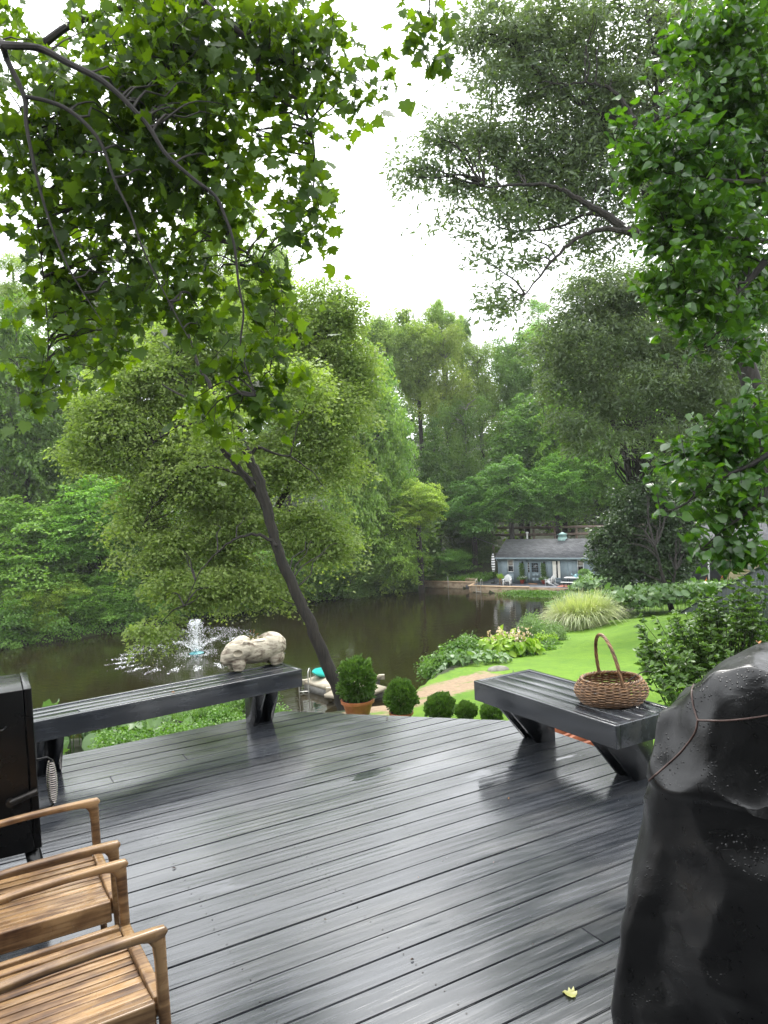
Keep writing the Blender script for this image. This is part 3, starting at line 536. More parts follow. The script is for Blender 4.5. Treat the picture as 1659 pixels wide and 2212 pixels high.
sl = [(sz([(-300, 150, 7.6), (0, 185), (160, 200), (280, 260), (400, 320), (480, 380), (550, 450), (620, 530), (690, 640), (800, 740), (890, 810), (930, 890), (970, 1010), (990, 1180), (1010, 1300), (1000, 1450), (1060, 1640)], 6.15), [.034, .029, .025, .021, .018, .015, .013, .010, .008, .005]),
      (sz([(-100, 100, 7.5), (0, 170), (30, 250), (100, 400), (110, 520), (150, 720), (200, 900), (270, 1080), (330, 1190), (420, 1330)], 6.2), [.03, .024, .019, .014, .010, .007, .004]),
      (sz([(100, 400), (200, 420), (290, 460), (380, 540), (430, 620), (480, 760), (540, 880), (600, 1050), (700, 1250), (780, 1400)], 6.2), [.018, .017, .015, .012, .009, .007, .004]),
      (sz([(160, 200), (300, 100), (520, 30), (820, 0), (1000, -60)], 7.3), [.04, .03, .022, .014]), (sz([(820, -20), (900, 60), (1060, 200), (1080, 340), (1240, 420), (1300, 600), (1300, 800)], 7), [.035, .028, .02, .014, .007]),
      (sz([(1060, 200), (1250, 280), (1420, 300), (1530, 365)], 7), [.014, .01, .007, .003]), (sz([(600, -30), (610, 60), (690, 170), (700, 300)], 7), [.012, .01, .006]), (sz([(960, 1010), (1060, 1080), (1130, 1190), (1140, 1340), (1120, 1540)], 6.7), [.009, .007, .005, .003]),
      (sz([(1000, -60, 7), (1400, -160, 6.8), (1760, -120, 6.6), (1780, 20, 6.6), (1775, 130, 6.6)], 6.8), [.02, .014, .008, .004]), (sz([(110, 520), (180, 1150), (200, 1450), (170, 1600)], 7), [.012, .008, .006, .003]), (sz([(-60, 1480), (0, 1470), (60, 1500)], 7), [.01, .006, .004])]
bough('sycamore_tree', 'sycamore boughs with large lobed leaves hanging over the upper left of the deck', 'tree', (-6.2, 9.5, gzs(-6.2, 9.5)),
      [(-6.2, 9.5, gzs(-6.2, 9.5) - .2), (-6.3, 9.4, 1), (-6.1, 9.2, 4), (-6.2, 9.3, 8), (-6, 9.5, 13)], [.34, .28, .25, .2, .1], slob, 6000, T_SYC, .120, M_SYC, sl + [([Vector((-6.2, 9.3, 6.2)), VY(-400, 60, 8.6), VY(-156, 78, 8)], [.16, .12, .09])], 41, .55, -.8, cl=14, cs=.29, nb=260, extra=[VY(x_, y_, 6.7) for x_, y_ in ((915, 12), (922, 30), (935, 42), (912, 55), (925, 62), (940, 20), (90, 790), (92, 825), (88, 850), (140, 750), (175, 740), (430, 915), (465, 885), (500, 905), (545, 915), (575, 880), (600, 830), (620, 770), (628, 700), (610, 640), (545, 850), (480, 840), (205, 795), (700, 480), (680, 445), (650, 480), (600, 480), (830, 186), (800, 190), (770, 175), (775, 205), (745, 195), (20, 770), (420, 860))])
# --- linden boughs on the right
llob = plobes([(1560, 60, 120, 75, 8.5, .8), (1480, 110, 60, 50, 8.5, .5), (1600, 200, 90, 90, 8.5, .7), (1500, 230, 80, 50, 8.5, .6), (1420, 270, 60, 28, 8, .4), (1340, 282, 45, 16, 8, .25), (1480, 330, 110, 50, 8, .6), (1390, 350, 70, 28, 8, .4), (1335, 370, 32, 14, 8, .2), (1590, 360, 90, 70, 8.5, .7),
               (1430, 430, 70, 40, 8, .4), (1360, 480, 12, 12, 8, .1), (1520, 470, 120, 55, 8, .6), (1420, 510, 45, 40, 8, .3), (1600, 540, 80, 60, 8.5, .6), (1490, 580, 90, 45, 8, .5), (1420, 610, 36, 40, 8, .3), (1540, 650, 80, 45, 8, .5), (1450, 680, 38, 30, 8, .3), (1500, 740, 30, 30, 8, .2), (1620, 660, 50, 60, 8.5, .4), (1600, 760, 45, 14, 8, .2), (1630, 740, 30, 20, 8, .2),
               (1610, 890, 70, 32, 7.5, .4), (1540, 930, 70, 36, 7.5, .4), (1470, 985, 56, 28, 7.5, .35), (1420, 1022, 36, 14, 7.3, .2), (1600, 980, 80, 45, 7.5, .5), (1530, 1050, 90, 34, 7.3, .4), (1455, 1085, 50, 22, 7.2, .25), (1600, 1100, 80, 55, 7.3, .5), (1520, 1130, 70, 30, 7.2, .35), (1445, 1110, 26, 12, 7.2, .15), (1580, 1180, 80, 35, 7.2, .35), (1510, 1190, 40, 16, 7.1, .2), (1640, 1220, 40, 30, 7.2, .3), (1560, 1220, 34, 12, 7.1, .15), (1580, 150, 120, 130, 10, .8), (1570, 420, 130, 130, 10, .8), (1590, 620, 110, 110, 10, .8), (1650, 300, 60, 200, 9.5, .8), (1640, 960, 50, 120, 8.5, .6)])
def rz(L_, Y): return [VY(1188 + x * .2838, 540 + y * .2838, Y) for x, y in L_]
ll = [(rz([(2000, -400), (1659, 60), (1500, 250), (1400, 400), (1340, 560), (1200, 700), (1050, 820)], 8.2), [.05, .035, .022, .012, .005]), (rz([(1500, 250), (1300, 260), (1180, 300), (900, 400)], 8), [.018, .012, .006]),
      (rz([(2100, 1500), (1659, 1520), (1400, 1540), (1100, 1560), (850, 1640)], 7.5), [.045, .03, .02, .012, .005]), (rz([(2100, 1300), (1659, 1560), (1500, 1650), (1300, 1740), (1000, 1950), (830, 2000)], 7.3), [.04, .028, .018, .01, .004]), (rz([(1659, 1900), (1500, 2000), (1300, 2150), (1150, 2280)], 7.2), [.02, .012, .006]),
      ([VY(1780, 120, 9), VY(1640, 170, 8.6), VY(1500, 230, 8.4), VY(1380, 280, 8.1), VY(1310, 290, 8)], [.06, .04, .02, .008, .004]), ([VY(1800, 330, 9), VY(1640, 390, 8.4), VY(1500, 380, 8.1), VY(1350, 365, 8)], [.05, .03, .012, .004]), ([VY(1800, 20, 9), VY(1640, 60, 8.6), VY(1480, 100, 8.5)], [.05, .03, .01]), ([VY(1800, 520, 9), VY(1640, 520, 8.5), VY(1450, 500, 8)], [.05, .03, .008])]
bough('linden_tree', 'linden boughs with glossy heart shaped leaves down the right edge of the view', 'tree', (6.9, 9.6, gzs(6.9, 9.6)), [(6.9, 9.6, gzs(6.9, 9.6) - .2), (7, 9.5, 1.5), (6.8, 9.4, 4), (6.9, 9.5, 7), (6.7, 9.3, 11)], [.3, .25, .22, .18, .1], llob, 15500, T_HRT, .098, M_LIN,
      ll + [([Vector((6.9, 9.4, 5.5)), VY(2000, 330, 9.2), VY(1800, 330, 9)], [.12, .09, .06]), ([Vector((6.9, 9.5, 2)), VY(2050, 940, 8), VY(1780, 960, 7.6)], [.1, .07, .045])], 42, .95, -.25, cl=12, cs=.21, nb=300)
# --- the woods round the pond
def proto(kind, seed):
    rs = np.random.RandomState(seed)
    if kind == 'layered': lobes = [((0, 0, 0), (.78, .78, .85)), ((.3, 0, -.35), (.62, .6, .45)), ((-.35, .2, -.3), (.6, .6, .5)), ((0, -.3, .45), (.5, .5, .45)), ((.1, .1, .72), (.28, .28, .25)), ((-.3, -.4, .1), (.5, .5, .4)), ((.45, -.35, .1), (.45, .45, .4))]; a = dict(nc=330, per=105, cr=.20, size=.050, flat=.12, droop=.45, tilt=.45, inner=.35, out=.15); tp = T_RMB
    elif kind == 'round': lobes = [((rs.uniform(-.5, .5), rs.uniform(-.5, .5), rs.uniform(-.6, .68)), (rs.uniform(.3, .45),) * 2 + (rs.uniform(.22, .36),)) for _ in range(13)] + [((0, 0, 0), (.6, .6, .7))]; a = dict(nc=430, per=85, cr=.15, size=.044, flat=.6, droop=.15, tilt=.8, inner=.45, out=.5); tp = T_RMB
    elif kind == 'feathery': lobes = [((rs.uniform(-.5, .5), rs.uniform(-.5, .5), rs.uniform(-.4, .8)), (rs.uniform(.16, .34),) * 2 + (rs.uniform(.14, .3),)) for _ in range(16)] + [((0, 0, -.1), (.55, .55, .6))]; a = dict(nc=480, per=58, cr=.13, size=.042, flat=.8, droop=.1, tilt=1., inner=.15, out=.3); tp = T_OAK
    else: lobes = [((.0, 0, -.7 + 1.5 * i / 9), ((1 - i / 9.5) * .85 + .08,) * 2 + (.10,)) for i in range(10)]; a = dict(nc=330, per=90, cr=.2, size=.045, flat=.12, droop=.25, tilt=.5, inner=.3, out=.1); tp = T_RMB
    lobes = [(np.array(c_) * 6, np.array(r_) * 6) for c_, r_ in lobes]; a['cr'] *= 6; a['size'] *= 6
    P, Nn, T, S, c = crown(rs, lobes, **a); o = leaves('crown', P, Nn, T, S, tp, M_FAR, None, rs, org=(0, 0, 0)); me_ = o.data; bpy.data.objects.remove(o)
    mb = MB(); ax = [Vector((0.15 * math.sin(z_), .1 * math.cos(z_ * 1.3), z_)) for z_ in np.linspace(-6.2, 4.6, 9)]; mb.tube(ax, list(np.linspace(.30, .06, 9)), 8)
    branches(mb, rs, ax, c[rs.permutation(len(c))[:110]], .07, .02); t = mb.build('trunk', M_BARKG, None, smooth=True, org=(0, 0, 0), fix=False); tm_ = t.data; bpy.data.objects.remove(t); return me_, tm_
PR = {(k, i): proto(k, 100 + 7 * i + j) for j, k in enumerate(('layered', 'round', 'feathery', 'tiered')) for i in range(2)}
def wood_tree(x, y, rx, ry, Y, kind, tint, label, group=None, deep=1., name='tree_by_the_water', rot=None, idx=None, trunk=True, cat='tree'):
    c = VY(x, y, Y); s_ = Y / F; g = gzs(c.x, c.y); r_ = random.Random(int(x * 7 + y * 3 + Y)); k = (kind, r_.randrange(2) if idx is None else idx)
    root = empty(name, (c.x, c.y, g), label, cat, group); me_, tm_ = PR[k]; a = r_.random() * 6.28 if rot is None else rot
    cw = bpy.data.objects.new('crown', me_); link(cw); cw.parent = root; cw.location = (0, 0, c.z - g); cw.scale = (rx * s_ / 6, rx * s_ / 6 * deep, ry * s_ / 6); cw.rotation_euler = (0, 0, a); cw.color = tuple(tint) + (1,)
    if True:
        t = bpy.data.objects.new('trunk', tm_); link(t); t.parent = root; t.location = cw.location; t.scale = cw.scale; t.rotation_euler = cw.rotation_euler
        h = c.z - g - .62 * ry * s_
        if h > .5 and trunk: MB().tube([(c.x, c.y, g - .2), (c.x + .1, c.y, g + h * .5), (c.x, c.y, g + h + 1.)], [.32, .27, .22], 8).build('lower_trunk', M_BARK, root, smooth=True, fix=False)
    return root
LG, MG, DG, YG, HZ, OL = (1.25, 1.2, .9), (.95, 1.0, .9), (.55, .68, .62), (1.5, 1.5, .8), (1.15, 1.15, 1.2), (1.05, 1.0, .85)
gB = 'trees of the wood behind the first row'
W = [
 # left bank, first row
 (40, 1190, 150, 115, 62, 'layered', (1., 1.25, .8), 'bright green maple at the left end of the far bank, low over the water'),
 (205, 1130, 130, 105, 64, 'layered', (.95, 1.3, .8), 'bright layered maple on the far bank just left of the leaning tree'),
 (110, 1305, 95, 66, 60, 'round', (1.3, 1.35, .7), 'yellow green bush hanging over the water at the left'),
 (215, 1295, 90, 66, 62, 'layered', (.9, 1.2, .75), 'green bush at the waterline between the yellow one and the leaning tree'),
 (8, 1352, 66, 44, 58.5, 'round', (1.3, 1.4, .7), 'lowest yellow green bush at the left edge, touching the pond'),
 (300, 1225, 80, 85, 66, 'layered', (.8, 1.05, .7), 'green tree on the far bank half hidden by the leaning tree'),
 # left, tall
 (45, 900, 140, 250, 68, 'layered', (.62, .78, .6), 'tall dark tree at the left edge behind the bright maple'),
 (175, 960, 90, 200, 70, 'tiered', (.55, .7, .55), 'tall dark tiered tree behind the left side of the leaning tree'),
 (30, 640, 110, 90, 80, 'feathery', (1.3, 1.3, 1.2), 'pale feathery treetop at the far left under the sycamore boughs'),
 (20, 760, 90, 60, 76, 'layered', YG, 'pale yellow green treetop at the left edge of the view'),
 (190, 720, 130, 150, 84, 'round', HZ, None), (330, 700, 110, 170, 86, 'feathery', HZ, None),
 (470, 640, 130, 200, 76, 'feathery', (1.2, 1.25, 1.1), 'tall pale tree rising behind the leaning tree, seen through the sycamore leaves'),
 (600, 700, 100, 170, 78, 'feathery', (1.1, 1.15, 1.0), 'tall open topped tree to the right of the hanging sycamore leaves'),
 (705, 790, 90, 160, 78, 'round', LG, 'tall light green tree with a ragged top right of the leaning tree'),
 (770, 960, 95, 260, 74, 'layered', (1.1, 1.25, 1.), 'light green layered tree standing at the end of the open water'),
 (845, 960, 75, 200, 77, 'tiered', (1.05, 1.3, 1.1), 'pale green tiered tree with drooping branch tips near the pond middle'),
 (850, 1160, 90, 130, 74, 'layered', (1.15, 1.3, .85), 'broad olive green tree leaning over the far shore left of the cottage'),
 (900, 1090, 65, 55, 73, 'layered', (1.5, 1.5, .8), 'yellow green bough of a young tree reaching right over the far shore'),
 (760, 1240, 90, 70, 73, 'round', (.75, .95, .7), 'dark green bush at the waterline below the pale layered tree'),
 (860, 1250, 60, 42, 75, 'round', (.5, .65, .55), 'dark bush at the water left of the concrete wall'),
 (640, 1220, 90, 80, 70, 'layered', (.8, 1.05, .7), 'green tree behind the trunk of the leaning tree'),
 (480, 1240, 100, 90, 66, 'layered', (.7, .95, .65), 'green tree on the bank behind the fountain'),
 # centre skyline
 (835, 760, 60, 95, 90, 'round', (1.25, 1.3, 1.1), None),
 (900, 770, 78, 115, 92, 'round', (1.2, 1.2, .95), 'tall round topped tree in the middle of the skyline'),
 (955, 720, 48, 75, 94, 'round', (1.2, 1.3, 1.05), 'tallest pointed treetop in the middle of the skyline'),
 (995, 740, 26, 68, 97, 'round', (.7, .85, .8), 'narrow dark treetop poking up right of the tallest treetop'),
 (965, 850, 90, 130, 90, 'feathery', (1.1, 1.05, .75), 'brownish half bare tree hung with vines above the cottage chimney'),
 (1035, 850, 65, 110, 92, 'feathery', (.95, 1., .8), None),
 (1110, 800, 68, 90, 92, 'round', (.85, 1.05, .9), 'dark green round treetop right of the gap in the skyline'),
 (1165, 720, 48, 75, 96, 'feathery', (1.1, 1.4, 1.1), 'thin see through treetop against the sky beneath the oak'),
 (1220, 800, 70, 120, 92, 'round', (1.1, 1.25, .9), None),
 (940, 1020, 70, 130, 84, 'tiered', (.5, .66, .58), 'dark tree with a bare trunk left of the vine covered one'),
 (1010, 1000, 75, 140, 86, 'feathery', (.6, .75, .6), None),
 (1020, 1100, 80, 70, 80, 'layered', (.55, .85, .65), 'dark green maple just left above the cottage roof'),
 (1100, 1060, 80, 75, 79, 'layered', (.65, .95, .72), 'dark green layered maple right above the cottage roof vent'),
 (1130, 960, 90, 110, 86, 'layered', (.7, .95, .75), None),
 (1200, 1060, 80, 80, 80, 'layered', (.8, 1.15, .75), 'bright green layered tree above the right half of the cottage roof'),
 (1210, 930, 70, 110, 84, 'layered', (1.15, 1.45, .8), 'light green tree glowing between the dark ones above the cottage'),
 (1290, 1020, 90, 110, 82, 'layered', (.9, 1.2, .75), None), (1290, 850, 100, 150, 90, 'round', (1.05, 1.15, .9), None), (1400, 1000, 100, 140, 84, 'layered', (1., 1.25, .8), None), (1390, 800, 110, 200, 94, 'round', (.95, 1.1, .9), None),
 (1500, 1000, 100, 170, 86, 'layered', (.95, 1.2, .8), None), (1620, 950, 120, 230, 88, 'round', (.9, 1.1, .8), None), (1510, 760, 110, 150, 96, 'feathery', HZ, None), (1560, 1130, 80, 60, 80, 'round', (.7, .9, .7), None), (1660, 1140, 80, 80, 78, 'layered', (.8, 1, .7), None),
 (960, 1215, 62, 34, 78, 'round', (.7, 1.05, .6), 'broad green shrub behind the concrete wall left of the parasol'),
 (1030, 1190, 50, 38, 82, 'round', (.45, .62, .5), 'dark shrub behind the left end of the cottage'),
 (920, 1185, 50, 40, 80, 'round', (.6, .8, .6), None), (1005, 1150, 60, 50, 84, 'round', (.5, .65, .55), None),
]
ROW2 = {(190, 720): 'hazy treetop filling the gap left of the leaning tree under the sycamore', (330, 700): 'hazy feathery treetop straight behind the top left of the leaning tree', (835, 760): 'pale rounded treetop left of the tall round topped tree on the skyline',
 (1035, 850): 'sparse tree right of the vine hung one, below the gap in the skyline', (1220, 800): 'mid green round tree under the lowest branches of the oak', (1010, 1000): 'shaded tree between the bare trunk and the cottage chimney',
 (1130, 960): 'rounded green tree straight above the cottage roof vent', (1290, 1020): 'layered green tree behind the right end of the cottage roof', (1290, 850): 'round tree behind the left part of the grey olive oak',
 (1400, 1000): 'light green tree glimpsed between the two leaning dark trunks', (1390, 800): 'tall round tree behind the middle of the grey olive oak', (1500, 1000): 'green tree above the dark bushy tree, behind the forked trunk',
 (1620, 950): 'round tree behind the gap between upper and lower linden boughs', (1510, 760): 'hazy treetop behind the right part of the grey olive oak', (1560, 1130): 'dark round tree above the dark grey building', (1660, 1140): 'layered tree at the right edge above the tan shed',
 (920, 1185): 'dark shrub between the far shore and the foot of the woods', (1005, 1150): 'dark undergrowth tree just left of the cottage flue'}
gl = 0
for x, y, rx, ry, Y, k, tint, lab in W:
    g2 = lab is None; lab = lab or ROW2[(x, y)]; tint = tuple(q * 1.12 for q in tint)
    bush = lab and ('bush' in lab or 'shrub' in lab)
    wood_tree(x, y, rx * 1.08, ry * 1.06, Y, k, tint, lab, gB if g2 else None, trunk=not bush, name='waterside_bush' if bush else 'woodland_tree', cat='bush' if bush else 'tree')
# the deeper wood behind them reads as one mass
rs = np.random.RandomState(77); lobes = []
for q in range(120):
    y_ = rs.uniform(100, 150); x_ = rs.uniform(-.62, .62) * y_; lobes.append(((x_, y_, -3 + (y_ - 100) * .12 + rs.uniform(5, 17)), (rs.uniform(5, 8),) * 2 + (rs.uniform(6, 9),)))
for q in range(70):
    y_ = rs.uniform(78, 100); x_ = rs.uniform(-.66, .60) * y_; lobes.append(((x_, y_, -5.5 + rs.uniform(0, 6)), (rs.uniform(3.5, 6),) * 2 + (rs.uniform(2.5, 5),)))
for q in range(24):
    y_ = rs.uniform(66, 80); x_ = rs.uniform(-.62, -.25) * y_; lobes.append(((x_, y_, -5.5 + rs.uniform(0, 6)), (rs.uniform(3, 5),) * 2 + (rs.uniform(2.5, 5),)))
P, Nn, T, S, c = crown(rs, lobes, 5200, 52, 1.7, .55, flat=.3, droop=.3, tilt=.6, inner=.6)
k_ = ~((P[:, 1] < 84) & (P[:, 0] > 6) & (P[:, 0] < 26)); P, Nn, T, S = P[k_], Nn[k_], T[k_], S[k_]
o = leaves('far_wood', P, Nn, T, S, T_RMB, M_FAR, None, rs, org=(0, 90, -7)); o.color = (.5, .62, .48, 1); tag(o, 'deep green wood on the rising ground beyond the pond, seen as one mass', 'wood', kind='stuff')
# waterside undergrowth along the far bank
rs = np.random.RandomState(78); lobes = []
bp_ = [(-52, 49), (-45, 50.6), (-36, 53.5), (-28, 56), (-21, 60), (-15, 65.6), (-10, 69.4), (-4.5, 72.6), (-.5, 75.9)]
for i in range(170):
    q = rs.rand() * (len(bp_) - 1.001); j = int(q); f_ = q - j; x_ = bp_[j][0] * (1 - f_) + bp_[j + 1][0] * f_; y_ = bp_[j][1] * (1 - f_) + bp_[j + 1][1] * f_; h = rs.uniform(.7, 2.1)
    lobes.append(((x_ + rs.uniform(-.5, .5), y_ + .5 + rs.uniform(-.6, 2.6), WZ + h * .7), (rs.uniform(.8, 1.9), rs.uniform(.8, 1.6), h)))
P, Nn, T, S, c = crown(rs, lobes, 1900, 70, .6, .2, flat=.4, droop=.4, tilt=.6, inner=.5)
k_ = P[:, 2] > WZ + .03; o = leaves('waterside_undergrowth', P[k_], Nn[k_], T[k_], S[k_], T_RMB, M_FAR, None, rs, org=(-20, 60, WZ)); o.color = (.75, 1.05, .65, 1)
tag(o, 'tangled green undergrowth hanging over the far edge of the pond', 'undergrowth', kind='stuff')

hm = bpy.data.materials.new('haze'); hm.use_nodes = True; hn = hm.node_tree.nodes; hn.remove(hn['Principled BSDF']); hv = hn.new('ShaderNodeVolumePrincipled'); hv.inputs['Color'].default_value = (.93, .96, .97, 1); hv.inputs['Density'].default_value = .0003; hv.inputs['Anisotropy'].default_value = .2; hm.node_tree.links.new(hv.outputs[0], hn['Material Output'].inputs['Volume'])
HB = MB(); HB.box(-430, 430, -65, 640, -12, 48); o = HB.build('haze', hm, org=(0, 0, 0)); tag(o, kind='stuff'); o['label'] = 'faint damp haze over the pond and woods'
# ================================================================== things on the deck
M_TEAK = pm('teak_wood', (.165, .082, .032, 1), (.40, .235, .105, 1), 5, .38, bump=.35, bscale=30, stretch=(1, 1, 1), r2=.55, detail=8, dist=.002)
def teak(name, ang):
    m, t, n, l, b = nmat(name); c = n.new('ShaderNodeTexCoord'); rot = n.new('ShaderNodeMapping'); rot.vector_type = 'TEXTURE'; rot.inputs['Rotation'].default_value = (0, 0, ang); l.new(c.outputs['Object'], rot.inputs[0])
    at = n.new('ShaderNodeAttribute'); at.attribute_name = 'v'; ad = n.new('ShaderNodeVectorMath'); ad.operation = 'MULTIPLY_ADD'; ad.inputs[1].default_value = (3., 11., 7.); l.new(at.outputs['Fac'], ad.inputs[0]); l.new(rot.outputs[0], ad.inputs[2])
    mm = n.new('ShaderNodeMapping'); mm.inputs['Scale'].default_value = (.07, 1, 1); l.new(ad.outputs[0], mm.inputs[0])
    a = n.new('ShaderNodeTexNoise'); a.inputs['Scale'].default_value = 60; a.inputs['Detail'].default_value = 6; a.inputs['Distortion'].default_value = .5; l.new(mm.outputs[0], a.inputs['Vector'])
    b2 = n.new('ShaderNodeTexNoise'); b2.inputs['Scale'].default_value = 7; b2.inputs['Detail'].default_value = 5; l.new(ad.outputs[0], b2.inputs['Vector'])
    sm = n.new('ShaderNodeMath'); sm.operation = 'MULTIPLY_ADD'; sm.inputs[1].default_value = .8; l.new(a.outputs[0], sm.inputs[0]); l.new(b2.outputs[0], sm.inputs[2])
    cr_ = n.new('ShaderNodeValToRGB'); e = cr_.color_ramp.elements; e[0].position = .62; e[0].color = (.045, .019, .008, 1); e[1].position = 1.12 if False else 1.; e[1].color = (.30, .185, .09, 1); k = e.new(.82); k.color = (.155, .085, .038, 1)
    l.new(sm.outputs[0], cr_.inputs[0]); hv = n.new('ShaderNodeHueSaturation'); mr = n.new('ShaderNodeMapRange'); mr.inputs[3].default_value = .78; mr.inputs[4].default_value = 1.2; l.new(at.outputs['Fac'], mr.inputs[0]); l.new(mr.outputs[0], hv.inputs['Value']); l.new(cr_.outputs[0], hv.inputs['Color'])
    l.new(hv.outputs[0], b.inputs['Base Color']); m2 = n.new('ShaderNodeMapRange'); m2.inputs[1].default_value = .4; m2.inputs[2].default_value = .6; m2.inputs[3].default_value = .5; m2.inputs[4].default_value = .2; l.new(b2.outputs[0], m2.inputs[0]); l.new(m2.outputs[0], b.inputs['Roughness'])
    bp = n.new('ShaderNodeBump'); bp.inputs['Strength'].default_value = .35; bp.inputs['Distance'].default_value = .001; l.new(a.outputs[0], bp.inputs['Height']); l.new(bp.outputs[0], b.inputs['Normal']); return m
def sq(cx, cy, hx, hy, z, n=16, p=3.2):
    return [(cx + hx * math.copysign(abs(math.cos(a)) ** (2 / p), math.cos(a)), cy + hy * math.copysign(abs(math.sin(a)) ** (2 / p), math.sin(a)), z) for a in [2 * math.pi * i / n for i in range(n)]]
def loft(mb, rings, val=0., cap=True):
    n = len(rings[0]); vs = [p for r_ in rings for p in r_]; fs = [(i * n + j, i * n + (j + 1) % n, (i + 1) * n + (j + 1) % n, (i + 1) * n + j) for i in range(len(rings) - 1) for j in range(n)]
    if cap: fs += [tuple(range(n))[::-1], tuple(range((len(rings) - 1) * n, len(rings) * n))]
    mb.add(vs, fs, val)
def armchair(label, fl, fr_, seed):
    """fl, fr_: tops of the two front legs on plan (left and right of the sitter)"""
    fl = Vector(fl + (0,)); fr_ = Vector(fr_ + (0,)); yv = (fl - fr_).normalized(); xv = Vector((yv.y, -yv.x, 0)); hw = (fl - fr_).length / 2; O = (fl + fr_) / 2; a = math.atan2(xv.y, xv.x)
    M = FR((O.x, O.y), a); root = empty('teak_armchair', (O.x, O.y, 0), label, 'chair', None); MT = teak('teak_wood', a); rr = random.Random(seed); AH = .64; SH = .415
    for sd in (1, -1):
        b = MB(M)                                           # front leg: tapers to the foot and grows out of the arm
        zs = [(.0, .0125, .0125, .014), (.2, .0155, .0145, .008), (.42, .0175, .0155, .004), (.54, .0175, .0155, .003), (.585, .020, .0155, .001), (.612, .029, .0155, -.008)]
        loft(b, [sq(-.022 + o_, sd * (hw + .002 - .004 * z), hx, hy, z + .001) for z, hx, hy, o_ in zs], rr.random()); b.build('front_leg', MT, root, True)
        b = MB(M); secs = []                                # arm: flat topped bar curving down into the leg
        for t, th, wd, dz in ((0, .004, .010, -.012), (.008, .014, .0145, -.002), (.035, .021, .0165, 0), (.08, .0145, .017, 0), (.2, .0125, .018, 0), (.33, .012, .019, -.003), (.46, .012, .018, -.012), (.5, .011, .016, -.015)):
            x = .005 - t; zc_ = AH + dz - th / 1.0; yy = sd * hw
            secs.append([(x, yy + wd * math.copysign(abs(math.cos(q)) ** .6, math.cos(q)), zc_ + th * math.copysign(abs(math.sin(q)) ** .6, math.sin(q))) for q in [2 * math.pi * i / 16 for i in range(16)]])
        loft(b, secs, rr.random())
        b.build('arm', MT, root, True)
        b = MB(M); b.box(-.50, -.04, sd * (hw - .012) - .013, sd * (hw - .012) + .013, SH - .075, SH + .003, .006, rr.random()); b.build('side_rail', MT, root)
        b = MB(M); loft(b, [sq(-.56, sd * hw, .019, .018, .001), sq(-.5, sd * hw, .025, .02, .42), sq(-.49, sd * hw, .024, .02, .6), sq(-.53, sd * hw, .017, .017, .78), sq(-.60, sd * hw, .013, .014, .93)], rr.random()); b.build('back_leg', MT, root, True)
    b = MB(M); b.box(-.040, -.004, -hw + .026, hw - .026, SH - .06, SH + .004, .006, rr.random()); b.build('front_rail', MT, root)
    b = MB(M); n = 11; iw = 2 * (hw - .032); p = iw / n
    for i in range(n):
        y0 = -hw + .032 + i * p; z = SH - .006 - .012 * (1 - ((i - 5) / 5) ** 2)
        b.box(-.47, -.041, y0 + .003, y0 + p - .003, z - .014, z, .0025, rr.random())
    b.build('seat_slats', MT, root)
    b = MB(M)
    for i in range(9):
        y0 = -hw + .05 + i * (2 * hw - .1) / 9; b.prism([(-.50, y0 + .004, .45), (-.50, y0 + .03, .45), (-.575, y0 + .03, .86), (-.575, y0 + .004, .86)], (-.012, 0, 0), rr.random())
    b.prism([(-.565, -hw + .02, .85), (-.565, hw - .02, .85), (-.585, hw - .02, .93), (-.585, -hw + .02, .93)], (-.02, 0, 0)); b.build('backrest', MT, root)
    return root
pA, pB, pC, pD = VZ(212, 1722, .64), VZ(256, 1814, .64), VZ(272, 1854, .64), VZ(356, 1997, .64)
armchair('nearest wooden armchair at the lower left corner, rain water on its slats', (pC.x, pC.y), (pD.x, pD.y), 3)
armchair('wooden armchair between the nearest one and the black smoker', (pA.x, pA.y), (pB.x, pB.y), 8)
# --- black smoker cabinet
M_BLK = pm('black_painted_steel', (.0025, .0025, .003, 1), (.004, .004, .004, 1), 8, .22, r2=.32, spec=.4); M_STEEL = pm('coiled_steel', (.40, .37, .34, 1), (.22, .19, .17, 1), 30, .25, metal=1.)
c0 = VY(68, 1487, 3.55); SA = R(27.5); SM = FR((c0.x, c0.y), SA); SZ = c0.z; s0 = .30
root = empty('smoker', (c0.x - .25, c0.y + .1, 0), 'tall black steel smoker cabinet at the left edge, its wet top catching the light', 'smoker')
b = MB(SM); b.box(-.62, -.036, 0, .40, s0, SZ, .004); b.build('body', M_BLK, root)
b = MB(SM); b.box(-.033, 0, -.004, .404, s0 + .01, SZ + .002, .004); dr = b.build('door', M_BLK, root)
b = MB(SM); z1 = SZ - .36; b.tube([(0, .06, z1 + .005), (.05, .06, z1 + .008), (.064, .06, z1 - .004), (.064, .06, z1 - .22), (.05, .06, z1 - .232), (0, .06, z1 - .232)], .006, 8); b.build('handle', M_BLK, dr, True)
b = MB(SM); sp_ = []
for i in range(19 * 12 + 1): q = i / 12; t = q / 19; r_ = .011 + .012 * math.sin(math.pi * t) ** .8; sp_.append((.064 + r_ * math.cos(q * 6.283), .06 + r_ * math.sin(q * 6.283), z1 - .012 - t * .20))
b.tube(sp_, .0032, 6); b.build('spring_grip', M_STEEL, dr, True)
b = MB(SM); b.tube([(-.12, -.02, SZ - .505), (-.004, -.02, SZ - .478)], .0165, 12); b.tube([(-.12, -.03, SZ - .505), (-.12, .0, SZ - .505)], .019, 10); b.build('latch_tube', pm('dark_oxidised_steel', (.02, .018, .017, 1), (.05, .045, .04, 1), 20, .35, metal=.6), root, True)
b = MB(SM); b.tube([(-.40, 0, SZ - .175), (-.40, -.03, SZ - .18), (-.13, -.03, SZ - .165), (-.115, 0, SZ - .16)], .006, 8); b.build('front_pull', M_BLK, root, True)
